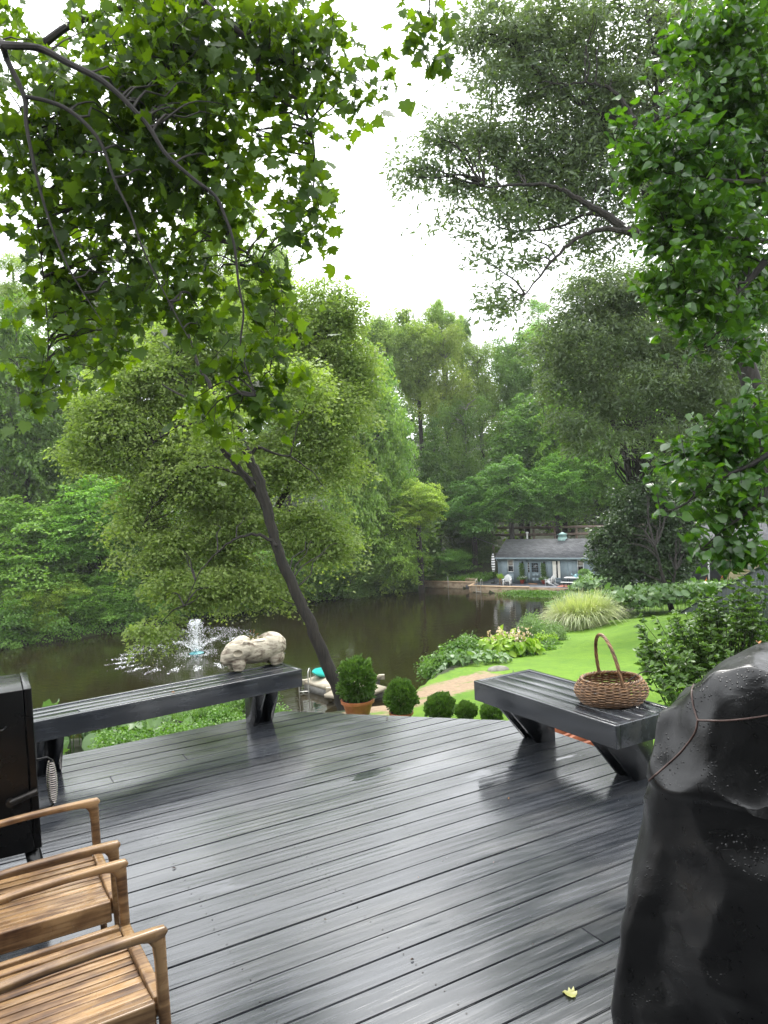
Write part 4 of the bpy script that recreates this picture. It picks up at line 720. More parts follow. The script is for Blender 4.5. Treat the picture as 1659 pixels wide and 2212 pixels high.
b = MB(SM); b.box(-.30, -.25, -.008, 0, .40, .45, .003); b.tube([(-.26, -.02, .42), (-.235, -.02, .42)], .012, 10); b.build('catch', M_STEEL, root)
for x_ in (-.60, -.075):
    for y_ in (.015, .33):
        b = MB(SM); sx = .05 if x_ > -.3 else -.05; sy = -.03 if y_ < .1 else .03
        b.prism([(x_, y_, s0), (x_ + .055, y_, s0), (x_ + .055 + sx, y_ + sy, .002), (x_ + sx, y_ + sy, .002)], (0, .005, 0)); b.prism([(x_ + .052, y_ + .004, s0), (x_ + .052, y_ + .05, s0), (x_ + .052 + sx, y_ + .05 + sy, .002), (x_ + .052 + sx, y_ + .004 + sy, .002)], (.005, 0, 0)); b.build('leg', M_BLK, root)
# --- covered barbecue
def vinyl():
    m, t, n, l, b = nmat('black_vinyl_wet'); c = n.new('ShaderNodeTexCoord')
    def nz(s, d=4, dis=0): q = n.new('ShaderNodeTexNoise'); q.inputs['Scale'].default_value = s; q.inputs['Detail'].default_value = d; q.inputs['Distortion'].default_value = dis; l.new(c.outputs['Object'], q.inputs['Vector']); return q.outputs[0]
    def rm(v, a, b_, c_=0., d=1.):
        q = n.new('ShaderNodeMapRange')
        for i, x in enumerate((a, b_, c_, d)): q.inputs[i + 1].default_value = x
        l.new(v, q.inputs[0]); return q.outputs[0]
    b.inputs['Base Color'].default_value = (.0035, .0034, .0036, 1); b.inputs['Specular IOR Level'].default_value = .55
    mixr = n.new('ShaderNodeMath'); mixr.operation = 'MULTIPLY'; l.new(rm(nz(5, 7, .6), .35, .65, .44, .26), mixr.inputs[0]); l.new(rm(nz(26, 5, 1.), .56, .64, 1, .8), mixr.inputs[1]); l.new(mixr.outputs[0], b.inputs['Roughness'])
    vo = n.new('ShaderNodeTexVoronoi'); vo.inputs['Scale'].default_value = 88; vo.inputs['Randomness'].default_value = 1; l.new(c.outputs['Object'], vo.inputs['Vector'])
    vr = n.new('ShaderNodeMath'); vr.operation = 'MULTIPLY'; l.new(rm(vo.outputs['Distance'], .10, .30, 1, 0), vr.inputs[0]); gm = n.new('ShaderNodeNewGeometry'); gs = n.new('ShaderNodeSeparateXYZ'); l.new(gm.outputs['Normal'], gs.inputs[0]); vq = n.new('ShaderNodeMath'); vq.operation = 'MULTIPLY'; l.new(rm(gs.outputs[2], .12, .45), vq.inputs[0]); l.new(rm(nz(13, 6, 1.), .47, .56), vq.inputs[1]); l.new(vq.outputs[0], vr.inputs[1])
    b1 = n.new('ShaderNodeBump'); b1.inputs['Strength'].default_value = .35; b1.inputs['Distance'].default_value = .012; l.new(nz(6, 5, 1.2), b1.inputs['Height'])
    b3 = n.new('ShaderNodeBump'); b3.inputs['Strength'].default_value = .12; b3.inputs['Distance'].default_value = .001; l.new(nz(420, 2), b3.inputs['Height']); l.new(b1.outputs[0], b3.inputs['Normal'])
    b2 = n.new('ShaderNodeBump'); b2.inputs['Strength'].default_value = .9; b2.inputs['Distance'].default_value = .003; l.new(vr.outputs[0], b2.inputs['Height']); l.new(b3.outputs[0], b2.inputs['Normal']); l.new(b2.outputs[0], b.inputs['Normal']); return m
M_VIN = vinyl(); g0 = VZ(1365, 1690, .9); GA = R(-35); GM = FR((g0.x, g0.y), GA); GLn, GDp = 1.45, .66
root = empty('covered_grill', (g0.x + .5, g0.y, 0), 'barbecue under a wet creased black vinyl cover at the right edge', 'grill')
def sst(x): x = min(1., max(0., x)); return x * x * (3 - 2 * x)
def gsurf(th, t):
    """th: round the plan, t: 0 hem .. 1 ridge"""
    p = 6.; cx, cy = GLn / 2, GDp / 2; co, si = math.cos(th), math.sin(th)
    ux = math.copysign(abs(co) ** (2 / p), co); uy = math.copysign(abs(si) ** (2 / p), si); tt = .55
    if t < tt:
        z = .035 + (.90 - .035) * (t / tt); q = 1 - z / .9
        fo = (.020 * math.sin(th * 5 + 3.6 * z + .8) + .010 * math.sin(th * 9 - 5 * z + 1.3)) * (.2 + q) * sst(q * 3)
        d = .13 * q + .014 * math.exp(-((z - .90) / .02) ** 2) * (si < 0) + fo
        return (cx + ux * (cx + d), cy + uy * (cy + d), z)
    k = (t - tt) / (1 - tt); k = k * k * .6 + k * .4; e0 = .014 * (si < 0) * math.exp(-k * 30)
    x = cx + ux * (cx + e0) * (1 - k); y = cy + uy * (cy + e0) * (1 - k)
    eL = .50 * sst(x / .05) + .50 * sst(x / .34) ; eR = sst((GLn - x) / .3); eF = sst((y + .01) / .155) ** .75; eB = sst((GDp - y) / .16)
    z = .90 + .372 * eL * eR * eF * eB + .02 * math.sin(3.1 * x + 1) * eF * eL
    z -= .075 * math.exp(-(((x - .40) / .075) ** 2 + ((y - .055) / .06) ** 2)) + .05 * math.exp(-(((x - .12) / .05) ** 2 + ((y - .06) / .07) ** 2)) - .03 * math.exp(-(((x - .24) / .035) ** 2 + ((y - .07) / .10) ** 2))
    return (x, y, z)
NT, NK = 220, 110; b = MB(GM); vs = [gsurf(2 * math.pi * i / NT, k / NK * .999) for k in range(NK + 1) for i in range(NT)]
b.add(vs, [(k * NT + i, k * NT + (i + 1) % NT, (k + 1) * NT + (i + 1) % NT, (k + 1) * NT + i) for k in range(NK) for i in range(NT)]); o = b.build('cover', M_VIN, root, True, fix=True); o.data.set_sharp_from_angle(angle=R(80))
tx = bpy.data.textures.new('folds', 'CLOUDS'); tx.noise_scale = .26; tx.noise_depth = 2; dm = o.modifiers.new('folds', 'DISPLACE'); dm.texture = tx; dm.strength = .05; dm.mid_level = .5; dm.texture_coords = 'LOCAL'
tx2 = bpy.data.textures.new('creases', 'MUSGRAVE'); tx2.musgrave_type = 'RIDGED_MULTIFRACTAL'; tx2.noise_scale = .34; tx2.octaves = 1.2; tx2.noise_intensity = 1.; dm2 = o.modifiers.new('creases', 'DISPLACE'); dm2.texture = tx2; dm2.strength = .022; dm2.mid_level = .9; dm2.texture_coords = 'LOCAL'
M_PIPE = pm('brown_piping', (.055, .030, .024, 1), (.09, .05, .04, 1), 30, .4)
def seam(P_, name='seam'):
    b = MB(); out = []
    P_ = smooth_path([Vector((x, y, 0)) for x, y in P_], 10); dg = bpy.context.evaluated_depsgraph_get(); oe = o.evaluated_get(dg); inv = oe.matrix_world.inverted()
    for q in P_:
        d_ = (inv.to_3x3() @ ray(q.x, q.y)).normalized(); hit, loc, nr, _ = oe.ray_cast(inv @ CAM, d_)
        if hit: out.append(oe.matrix_world @ (loc + nr * .001))
    if len(out) > 3: b.tube(out, .0032, 8); b.build(name, M_PIPE, root, True, fix=False)
bpy.context.view_layer.update()
seam([(1562, 1407), (1525, 1440), (1497, 1483), (1497, 1520), (1507, 1555)]); seam([(1507, 1556), (1560, 1557), (1610, 1553), (1658, 1546)]); seam([(1507, 1557), (1500, 1585), (1470, 1625), (1432, 1660), (1400, 1690), (1388, 1720), (1375, 1765), (1368, 1800)])
# --- wicker basket
M_WICK = pm('brown_willow', (.075, .034, .014, 1), (.30, .165, .075, 1), 22, .42, bump=.3, bscale=60, var=.35, dist=.002, r2=.55)
bc = VZ(1324, 1532, .45); bx, by = bc.x + .04, bc.y + .16
root = empty('wicker_basket', (bx, by, .452), 'round brown wicker basket with a tall hoop handle on the short right bench', 'basket')
prof = lambda t: (.150 + .066 * math.sin(math.pi * min(1, t * .72 + .12)) ** .9, .455 + .142 * t)
b = MB(); NS = 30
for k in range(17):
    t = (k + .5) / 17; r0, z0 = prof(t); pp = []
    for i in range(NS * 4 + 1): q = 2 * math.pi * i / (NS * 4); rr_ = r0 + .0055 * math.cos(NS / 2 * q * 1 + math.pi * (k % 2)) ; pp.append((bx + rr_ * math.cos(q) * 1.05, by + rr_ * math.sin(q) * .95, z0 + .001 * math.sin(3 * q + k)))
    b.tube(pp, .0047, 6, cap=False, val=(k * .37) % 1)
b.build('woven_sides', M_WICK, root, True, fix=False)
b = MB()
for i in range(NS): q = 2 * math.pi * (i + .5) / NS; b.tube([(bx + prof(t)[0] * math.cos(q) * 1.05, by + prof(t)[0] * math.sin(q) * .95, prof(t)[1]) for t in np.linspace(0, 1, 8)], .0038, 5, val=(i * .61) % 1)
b.build('stakes', M_WICK, root, True, fix=False)
b = MB(); b.lathe([(0.0, .456), (.158, .456), (.160, .462), (.0, .463)], (bx, by, 0), 30, False); b.build('base', M_WICK, root, True)
b = MB()
for s_ in range(3):
    pp = []
    for i in range(181): q = 2 * math.pi * i / 180; a = q * 16 + s_ * 2.094; pp.append((bx + (.178 + .007 * math.cos(a)) * math.cos(q) * 1.05, by + (.178 + .007 * math.cos(a)) * math.sin(q) * .95, .602 + .007 * math.sin(a)))
    b.tube(pp, .0052, 6, cap=False, val=s_ * .4)
b.build('rim', M_WICK, root, True, fix=False)
ha = R(98); b = MB()
for s_ in range(4):
    pp = []
    for i in range(91):
        q = math.pi * i / 90; a = q * 9 + s_ * 1.571; h = .30 * math.sin(q) ** .82; x = -.172 * math.cos(q); nx_, nz_ = -math.cos(q), math.sin(q); rr_ = .0065
        pp.append((bx - .16 * h + (x + rr_ * math.cos(a) * nx_) * math.cos(ha) - rr_ * math.sin(a) * math.sin(ha), by + (x + rr_ * math.cos(a) * nx_) * math.sin(ha) + rr_ * math.sin(a) * math.cos(ha), .585 + h + rr_ * math.cos(a) * nz_))
    b.tube(pp, .0058, 6, val=s_ * .3)
b.build('handle', M_WICK, root, True, fix=False)
b = MB(); b.tube(smooth_path([(bx - .04, by - .02, .47), (bx + .06, by + .02, .53), (bx + .2, by + .03, .618), (bx + .27, by + .02, .625)], 4), .0035, 6); b.tube([(bx + .215, by + .028, .620), (bx + .24, by + .04, .632)], [.0022, .001], 5)
tag(b.build('twig', M_TWIG, None, True, fix=False), 'bare forked twig lying in the wicker basket and sticking out over its rim', 'twig')
# --- pig planter
M_PIG = pm('whitewashed_wood', (.10, .068, .045, 1), (.47, .42, .32, 1), 9, .7, bump=.9, bscale=16, stretch=(.7, 2.2, 2.6), detail=9, dist=.012, ramp=(.36, .52))
M_SOIL = pm('potting_soil', (.012, .008, .005, 1), (.04, .025, .015, 1), 30, .9, bump=1., bscale=60)
pg = VZ(545, 1449, .45); PA = R(33); PMx = FR((pg.x + .0, pg.y + .12), PA, .45) @ Matrix.Diagonal((1.07, 1.05, .88, 1))
root = empty('pig_planter', (PMx @ Vector((0, 0, 0))), 'whitewashed carved wood planter shaped like a pig, on the right end of the long bench', 'planter')
def ico(M, c, r, rot=0.):
    bm = bmesh.new(); bmesh.ops.create_icosphere(bm, subdivisions=3, radius=1)
    for v in bm.verts: v.co = M @ (Matrix.Rotation(rot, 3, 'Y') @ Vector((v.co.x * r[0], v.co.y * r[1], v.co.z * r[2])) + Vector(c))
    return bm
def union(parts, cut, vox):
    mb = MB()
    for bm in parts: bm.verts.index_update(); mb.add([v.co[:] for v in bm.verts], [[v.index for v in f.verts] for f in bm.faces]); bm.free()
    o = mb.build('u', None, None, org=(0, 0, 0), fix=False); m = o.modifiers.new('r', 'REMESH'); m.mode = 'VOXEL'; m.voxel_size = vox
    s_ = o.modifiers.new('s', 'SMOOTH'); s_.iterations = 5; s_.factor = .5; co = None
    if cut:
        mc = MB()
        for bm in cut: bm.verts.index_update(); mc.add([v.co[:] for v in bm.verts], [[v.index for v in f.verts] for f in bm.faces]); bm.free()
        co = mc.build('c', None, None, org=(0, 0, 0), fix=False); m = o.modifiers.new('b', 'BOOLEAN'); m.object = co; m.operation = 'DIFFERENCE'; m.solver = 'EXACT'
    bpy.context.view_layer.update(); oe = o.evaluated_get(bpy.context.evaluated_depsgraph_get()); me = bpy.data.meshes.new_from_object(oe)
    v = [tuple(x.co) for x in me.vertices]; f = [list(p.vertices) for p in me.polygons]; bpy.data.objects.remove(o); bpy.data.meshes.remove(me)
    if co: bpy.data.objects.remove(co)
    return v, f
I3 = Matrix.Identity(3)
parts = [ico(I3, (.03, 0, .168), (.225, .118, .130)), ico(I3, (.02, 0, .20), (.17, .105, .09)), ico(I3, (.145, 0, .185), (.128, .118, .135)), ico(I3, (-.115, 0, .18), (.135, .108, .118), R(-14)), ico(I3, (-.185, 0, .145), (.085, .075, .09), R(-35)), ico(I3, (-.235, 0, .115), (.042, .045, .05)), ico(I3, (-.105, 0, .262), (.085, .07, .055), R(-24)),
         ico(I3, (-.15, -.052, .075), (.055, .045, .075)), ico(I3, (-.15, .052, .075), (.055, .045, .075)), ico(I3, (-.155, -.055, .025), (.042, .036, .026)), ico(I3, (-.155, .055, .025), (.042, .036, .026)), ico(I3, (.165, -.055, .08), (.07, .05, .085)), ico(I3, (.165, .055, .08), (.07, .05, .085)), ico(I3, (.155, -.058, .024), (.042, .036, .026)), ico(I3, (.155, .058, .024), (.042, .036, .026)),
         ico(I3, (-.085, -.098, .20), (.045, .022, .06), R(28)), ico(I3, (-.085, .098, .20), (.045, .022, .06), R(28)), ico(I3, (-.075, -.085, .255), (.05, .02, .028), R(30)), ico(I3, (.262, 0, .21), (.02, .012, .03))]
v, f = union(parts, [ico(I3, (.03, 0, .338), (.105, .070, .085)), ico(I3, (-.262, 0, .10), (.018, .026, .018)), ico(I3, (-.175, -.10, .185), (.042, .030, .032)), ico(I3, (.01, 0, .01), (.085, .2, .042))], .0065)
b = MB(PMx); b.add(v, f); b.build('body', M_PIG, root, True)
b = MB(PMx); b.lathe([(0, 0), (.06, 0), (.088, .012), (.0, .018)], (.03, 0, .250), 20, False); b.v = [((x - (PMx @ Vector((.03, 0, 0))).x) * 1 + (PMx @ Vector((.03, 0, 0))).x, y, z) for x, y, z in b.v]; b.build('soil', M_SOIL, root, True)
rs = np.random.RandomState(9); M_SUC = leafmat('succulent_leaves', (.11, .17, .03, 1), (.16, .06, .04, 1), trans=.15, clump=20); P = []; T = []
for i in range(9):
    c_ = PMx @ Vector((rs.uniform(-.05, .06), rs.uniform(-.03, .03), .25)); h = rs.uniform(.02, .10)
    for j in range(7): P.append(tuple(c_ + Vector((0, 0, h * j / 7 * rs.rand()*1.2)))); T.append((rs.normal(), rs.normal(), .8))
P = np.array(P); T = np.array(T); leaves('succulents', P, rs.normal(size=P.shape) * .6 + [0, 0, .6], T, .028 * (.6 + rs.rand(len(P))), T_OVL, M_SUC, root, rs)
b = MB(PMx); b.tube([(-.01, 0, .25), (-.005, .004, .3), (0, 0, .365)], [.003, .0025, .0012], 5); b.tube([(.02, .01, .25), (.022, .012, .325)], [.003, .001], 5); b.build('stems', M_TWIG, root)
# --- fallen leaves
M_YL = leafmat('fallen_leaf_yellow', (.24, .22, .05, 1), (.30, .32, .08, 1), trans=.1, clump=30); M_BL = leafmat('fallen_leaf_brown', (.30, .12, .03, 1), (.42, .20, .06, 1), trans=.1, clump=30); M_DL = leafmat('fallen_leaf_dark', (.03, .015, .01, 1), (.07, .025, .015, 1), trans=.0, clump=30)
def fallen(p, size, mat, label, tpl=T_SYC, rot=0., lift=.004):
    t = np.array([[math.cos(rot), math.sin(rot), 0.]]); o = leaves('fallen_leaf', np.array([tuple(p)]) + [0, 0, lift], np.array([[.08, -.05, 1.]]), t, [size], tpl * np.array([1, 1, 2.2]), mat, None, np.random.RandomState(1)); tag(o, label, 'leaf', None)
fallen(VZ(1243, 2152, 0), .052, M_YL, 'yellow green leaf lying on the deck boards near the covered grill', rot=2.6)
fallen(VZ(370, 1497 - 0, .45), .03, M_BL, 'small orange leaf lying on the long left bench', T_OVL, .4)
fallen(VZ(371, 1878, 0), .022, M_DL, 'dark dead leaf on the open deck right of the armchairs', T_OVL, .2, .006)
fallen(VZ(1098, 1727, 0), .018, M_BL, 'tiny reddish leaf on the deck in front of the short right bench', T_OVL, 1.)
fallen(VY(1640, 1403, 2.62), .04, M_BL, 'small brown leaf on top of the grill cover', T_OVL, 1.2, .02)

# ================================================================== pots beside the deck
M_TERRA = pm('terracotta', (.28, .085, .038, 1), (.42, .15, .07, 1), 6, .55, bump=.3, bscale=30, r2=.35); M_BOX = leafmat('evergreen_sprigs', (.030, .080, .014, 1), (.12, .21, .04, 1), trans=.25, clump=5, rough=.5)
def flowerpot(root, c, r, h, M=M_TERRA, soil=True):
    b = MB(); b.lathe([(r * .62, 0), (r * .66, .01), (r * .9, h * .80), (r * .9, h * .8), (r, h * .81), (r * 1.02, h * .98), (r * .97, h), (r * .9, h * .98), (r * .86, h * .86)], c, 32, False); b.build('pot', M, root, True)
    if soil: b = MB(); b.lathe([(0, h * .885), (r * .885, h * .87)], c, 24, False); b.build('soil', M_SOIL, root)
def globe(px, py, w_, h_, Y, label, seed, pot=None):
    s_ = Y / F; c = VY(px, py, Y); rs = np.random.RandomState(seed); g = gzs(c.x, c.y); root = empty('potted_evergreen', (c.x, c.y, g), label, 'potted shrub', 'round evergreens in terracotta pots below the deck')
    rx, rz_ = w_ / 2 * s_, h_ / 2 * s_; pr = pot or rx * .72; ph = pr * 1.05; base = min(g + .02, 9); pot_h = max(ph, c.z - rz_ * .86 - g); 
    flowerpot(root, (c.x, c.y, c.z - rz_ * .88 - ph), pr, ph)
    if c.z - rz_ * .88 - ph - g > .03: MB().box(c.x - pr * .7, c.x + pr * .7, c.y - pr * .7, c.y + pr * .7, g - .1, c.z - rz_ * .88 - ph - .002, .01).build('plinth', M_STONE, root)
    n = 4600; d = rs.normal(size=(n, 3)); d /= np.linalg.norm(d, axis=1, keepdims=True); bump_ = 1 + .05 * rs.normal(size=n) + .12 * np.sin(d[:, 0] * 4 + seed * 2) * np.sin(d[:, 2] * 5 + seed) + .07 * np.sin(d[:, 0] * 9 + seed) * np.sin(d[:, 2] * 8 + 1) + .06 * np.sin(d[:, 1] * 12 + d[:, 2] * 6)
    rr_ = (1 - .30 * rs.rand(n) ** 1.4) * bump_; P = np.array(tuple(c)) + d * rr_[:, None] * np.array([rx, rx, rz_]); T = d + np.array([0, 0, .7]) + rs.normal(size=(n, 3)) * .35; Nn = np.cross(T, rs.normal(size=(n, 3)))
    leaves('foliage', P, Nn, T, rx * (.14 + .12 * rs.rand(n)), T_OVL * np.array([1.25, 1, 1]), M_BOX, root, rs); b = MB(); b.tube([(c.x, c.y, c.z - rz_ * .95 - .03), (c.x, c.y, c.z)], .02 + rx * .02, 8)
    for i in range(18):
        q = rs.normal(size=3); q /= np.linalg.norm(q); b.tube([tuple(c), tuple(np.array(tuple(c)) + q * np.array([rx, rx, rz_]) * .8)], [.01, .003], 5)
    b.build('stems', M_TWIG, root)
M_STONE = pm('grey_stone', (.13, .12, .10, 1), (.26, .245, .21, 1), 5, .8, bump=.6, bscale=14)
globe(770, 1470, 74, 92, 15.5, 'largest and leftmost round evergreen in a terracotta bowl below the deck', 1, .34); globe(865, 1506, 64, 72, 15.0, 'second largest round evergreen in a terracotta pot, right of the largest one', 2, .24); globe(950, 1527, 60, 52, 14.6, 'middle round evergreen of the row below the deck', 3); globe(1006, 1537, 44, 38, 14.3, 'small round evergreen between the middle one and the last one', 4); globe(1062, 1541, 44, 40, 14.0, 'last round evergreen of the row, beside the left end of the short bench', 5)
for i, (px, py, r_, lab) in enumerate(((1182, 1572, .20, 'terracotta pot farthest along the deck edge under the short bench'), (1232, 1585, .20, 'terracotta pot in the middle of the row under the short bench'), (1285, 1599, .20, 'terracotta pot nearest the grill in the row under the short bench'))):
    c = VZ(px, py, -.03); root = empty('terracotta_pot', (c.x, c.y, gzs(c.x, c.y)), lab, 'pot', 'terracotta pots beside the deck'); flowerpot(root, (c.x, c.y, -.50), r_, .47)
    if gzs(c.x, c.y) < -.52: MB().box(c.x - .2, c.x + .2, c.y - .2, c.y + .2, gzs(c.x, c.y) - .1, -.502, .01).build('plinth', M_STONE, root)
# ================================================================== shrubs, perennials, grasses
M_AZ = leafmat('leaves_azalea', (.050, .105, .028, 1), (.13, .22, .055, 1), trans=.3, clump=5, rough=.42, spec=.4); M_BIG = leafmat('leaves_butterbur', (.075, .16, .05, 1), (.17, .27, .10, 1), trans=.3, clump=1., rough=.4)
M_HOS = leafmat('leaves_hosta_gold', (.30, .42, .03, 1), (.20, .36, .04, 1), trans=.3, clump=2); M_WILD = leafmat('leaves_wild', (.06, .15, .02, 1), (.15, .27, .05, 1), trans=.35, clump=1.5)
M_GRS = leafmat('blades_pale', (.32, .38, .18, 1), (.58, .58, .38, 1), trans=.3, clump=1.); M_GRG = leafmat('blades_green', (.10, .20, .05, 1), (.22, .32, .12, 1), trans=.3, clump=1.); M_PINK = leafmat('petals_pale_pink', (.62, .40, .42, 1), (.75, .60, .60, 1), trans=.3, clump=3); M_ORG = leafmat('petals_orange', (.75, .17, .05, 1), (.8, .30, .05, 1), trans=.3, clump=3)
def whorl_shrub(name, label, base, lobes, n, size, mat, seed, per=9, org=None):
    rs = np.random.RandomState(seed); root = empty(name, base, label, 'shrub'); c, d = blob(rs, lobes, n, .3); mb = MB(); B = np.array(tuple(base)); P = []; T = []; N_ = []
    hub = [B + (np.array(tuple(q)) - B) * .35 for q in c[rs.permutation(n)[:14]]]
    for h in hub: mb.tube([tuple(B), tuple((B + h) / 2 + rs.normal(size=3) * .05), tuple(h)], [.016, .013, .010], 6, cap=False)
    H_ = np.array(hub)
    for q in c:
        h = H_[np.argmin(np.linalg.norm(H_ - q, axis=1) + rs.rand(len(H_)) * .5)]; v = q - h; m_ = (h + q) / 2 + np.array([0, 0, -.08 * np.linalg.norm(v)]) + rs.normal(size=3) * .02; mb.tube(smooth_path([tuple(h), tuple(m_), tuple(q)], 3), list(np.linspace(.007, .002, 7)), 5, cap=False)
        up = (q - m_); up = up / np.linalg.norm(up) * .6 + np.array([0, 0, .7])
        for tier in range(4):
            for j in range(per // 2 + (tier == 0) * 2): a = rs.rand() * 6.28; o_ = np.array([math.cos(a), math.sin(a), 0]); P.append(q - up * size * (.75 * tier) + rs.normal(size=3) * size * .1); T.append(o_ + up * (.75 - .16 * tier)); N_.append(up * 1.0 - o_ * .5 + rs.normal(size=3) * .3)
    P = np.array(P); mb.build('stems', M_TWIG, root, True, fix=False); leaves('leaves', P, np.array(N_), np.array(T), size * (.6 + .6 * rs.rand(len(P))), T_OVL * np.array([1.25, 1, 1]), mat, root, rs)
al = plobes([(1500, 1380, 80, 50, 8, .6), (1570, 1310, 70, 45, 8, .6), (1620, 1270, 40, 36, 8, .4), (1405, 1400, 45, 30, 7.6, .3), (1385, 1345, 20, 22, 7.6, .15), (1440, 1440, 60, 40, 7.4, .35), (1530, 1430, 90, 50, 7.6, .5), (1480, 1340, 60, 30, 8, .4), (1620, 1370, 70, 50, 8, .5), (1460, 1475, 50, 20, 7.2, .25), (1415, 1455, 24, 16, 7.2, .15)])
whorl_shrub('azalea_shrub', 'wet leafy shrub with upright whorled tips, between the covered grill and the board fence', (3.2, 7.5, gzs(3.2, 7.5)), al, 270, .068, M_AZ, 51)
def big_leaves(name, label, cx_, cy_, n, rx, ry, h, size, mat, seed, tpl=T_RND, cat='plants', org=None, lean=.5, mound=1., stems=True, kind=None):
    rs = np.random.RandomState(seed); a = rs.rand(n) * 6.28; q = np.sqrt(rs.rand(n)); x = cx_ + rx * q * np.cos(a); y = cy_ + ry * q * np.sin(a); hh = h * (.45 + .55 * rs.rand(n)) * (1 - .45 * mound * q ** 2); z = gz(x, y) + hh; z = np.maximum(z, WZ + .1)
    P = np.stack([x, y, z], 1); D_ = np.stack([np.cos(a) * q, np.sin(a) * q, np.full(n, -.25)], 1) + rs.normal(size=(n, 3)) * .5; Nn = rs.normal(size=(n, 3)) * .33 + np.array([0, 0, 1]) + D_ * lean * np.array([1, 1, 0])
    root = empty(name, (cx_, cy_, gzs(cx_, cy_)), label, cat) ; leaves('leaves', P, Nn, D_, size * (.55 + .7 * rs.rand(n)), tpl, mat, root, rs)
    if stems:
        b = MB()
        for i in range(min(n, 180)): b.tube([(x[i] + rs.normal() * .05, y[i] + rs.normal() * .05, z[i] - hh[i] - .05), (x[i], y[i], z[i])], size * .02, 4, cap=False)
        b.build('stalks', mat, root, fix=False)
    return root
def grass_clump(name, label, c, R_, h, n, mat, seed, wd=1., cat='grass', spread=.9, ell=1.):
    rs = np.random.RandomState(seed); a = rs.rand(n) * 6.28; q = rs.rand(n) ** .6; ln = h * (.6 + .6 * rs.rand(n)); out = spread * (.2 + .8 * rs.rand(n)); bx_ = c[0] + R_ * ell * q * np.cos(a) * .8; by_ = c[1] + R_ * q * np.sin(a) * .8; bz = np.maximum(gz(bx_, by_) - .03, WZ)
    K = 6; V = []; a2 = a + rs.normal(size=n) * .5
    for k in range(K):
        t = k / (K - 1); rr_ = ln * out * (.15 * t + .85 * t ** 1.8); zz = ln * (t * (1 - .15 * out) - (.62 + .55 * q) * out * t ** 2.6); w_ = .5 * wd * .012 * (1 - t ** 2 * .92); px, py = np.cos(a2), np.sin(a2)
        for s_ in (-1, 1): V.append(np.stack([bx_ + px * rr_ - py * s_ * w_, by_ + py * rr_ + px * s_ * w_, bz + zz], 1))
    V = np.stack(V, 1); f = np.array([[2 * k, 2 * k + 1, 2 * k + 3, 2 * k + 2] for k in range(K - 1)]); ff = (f[None] + (np.arange(n) * 2 * K)[:, None, None]).ravel()
    o = raw(name, V.reshape(-1, 3), ff, np.full(n * (K - 1), 4), mat, None, False, np.repeat(rs.rand(n), K - 1), (c[0], c[1], gzs(c[0], c[1]))); return tag(o, label, cat)
def bush(name, label, lobes, n, per, cr_, size, mat, seed, cat='shrub', tpl=T_RMB, **kw):
    rs = np.random.RandomState(seed); L0 = plobes(lobes) if len(lobes[0]) > 2 and not hasattr(lobes[0][0], '__len__') else lobes; m_ = np.mean([l[0] for l in L0], 0); g = gzs(m_[0], m_[1]); root = empty(name, (m_[0], m_[1], g), label, cat)
    a = dict(flat=.7, droop=.2, tilt=.8, inner=.4); a.update(kw); P, Nn, T, S, c = crown(rs, L0, n, per, cr_, size, **a); leaves('foliage', P, Nn, T, S, tpl, mat, root, rs); b = MB(); branches(b, rs, [np.array([m_[0] + rs.normal() * .1, m_[1] + rs.normal() * .1, g + .0]) for _ in range(6)], c[rs.permutation(len(c))[:40]], .02, .004); b.build('stems', M_TWIG, root, fix=False); return root
# under and behind the long bench
p = GP(150, 1598, lo=9); big_leaves('butterbur_patch', 'large round wrinkled leaves seen under the long bench beside the smoker handle', -6.6, 15.2, 150, 2.6, 1.6, 1.0, .42, M_BIG, 61, lean=.9)
grass_clump('striped_grass', 'arching striped grass seen under the middle of the long bench', (-4.25, 16.4), .9, 1.25, 620, M_GRG, 62, 1.6)
bush('weedy_bush', 'feathery green weeds seen under the long bench right of the striped grass', [(500, 1535, 60, 34, 16.5), (560, 1515, 40, 30, 16.5), (460, 1560, 90, 24, 15.5), (330, 1585, 90, 16, 14.5), (600, 1560, 30, 40, 16)], 260, 55, .16, .055, M_WILD, 63)
bush('weedy_bush', 'low green weeds on the bank between the large leaves and the deck edge', [(260, 1600, 60, 14, 13), (400, 1590, 90, 16, 13.5), (350, 1570, 30, 20, 15)], 160, 50, .13, .05, M_WILD, 64)
# the bed along the water
def at(px, py, Y): v = VY(px, py, Y); return (v.x, v.y)
bush('pondside_weeds', 'tall mixed weeds at the left end of the bed above the pond', [(960, 1432, 36, 16, 26), (1000, 1408, 28, 20, 27), (1008, 1392, 14, 16, 27.5), (975, 1415, 14, 20, 27), (1035, 1432, 30, 10, 27), (935, 1450, 20, 12, 25.5)], 300, 60, .26, .10, M_WILD, 65)
big_leaves('rounded_leaf_plants', 'low plants with rounded green leaves in the bed left of the lawn', *at(1010, 1466, 25.5), 260, 1.5, .8, .5, .2, M_BIG, 66, T_HRT)
big_leaves('golden_hosta', 'bright yellow green hostas with pale flower spikes in the bed by the pond', *at(1085, 1412, 28), 420, 1.35, .8, .85, .30, M_HOS, 67, T_OVL * np.array([1.9, 1, 1]), lean=1.2)
rs = np.random.RandomState(5); P = []; b = MB(); c0_ = at(1075, 1400, 28)
for i in range(26):
    x = c0_[0] + rs.uniform(-1.4, 1.2); y = c0_[1] + rs.uniform(-.5, .5); z = gzs(x, y); h = rs.uniform(.75, 1.0); b.tube([(x, y, z), (x + .05, y, z + h)], .008, 4, cap=False)
    for j in range(14): P.append((x + rs.normal() * .05, y + rs.normal() * .05, z + h - .02 * j + rs.normal() * .02))
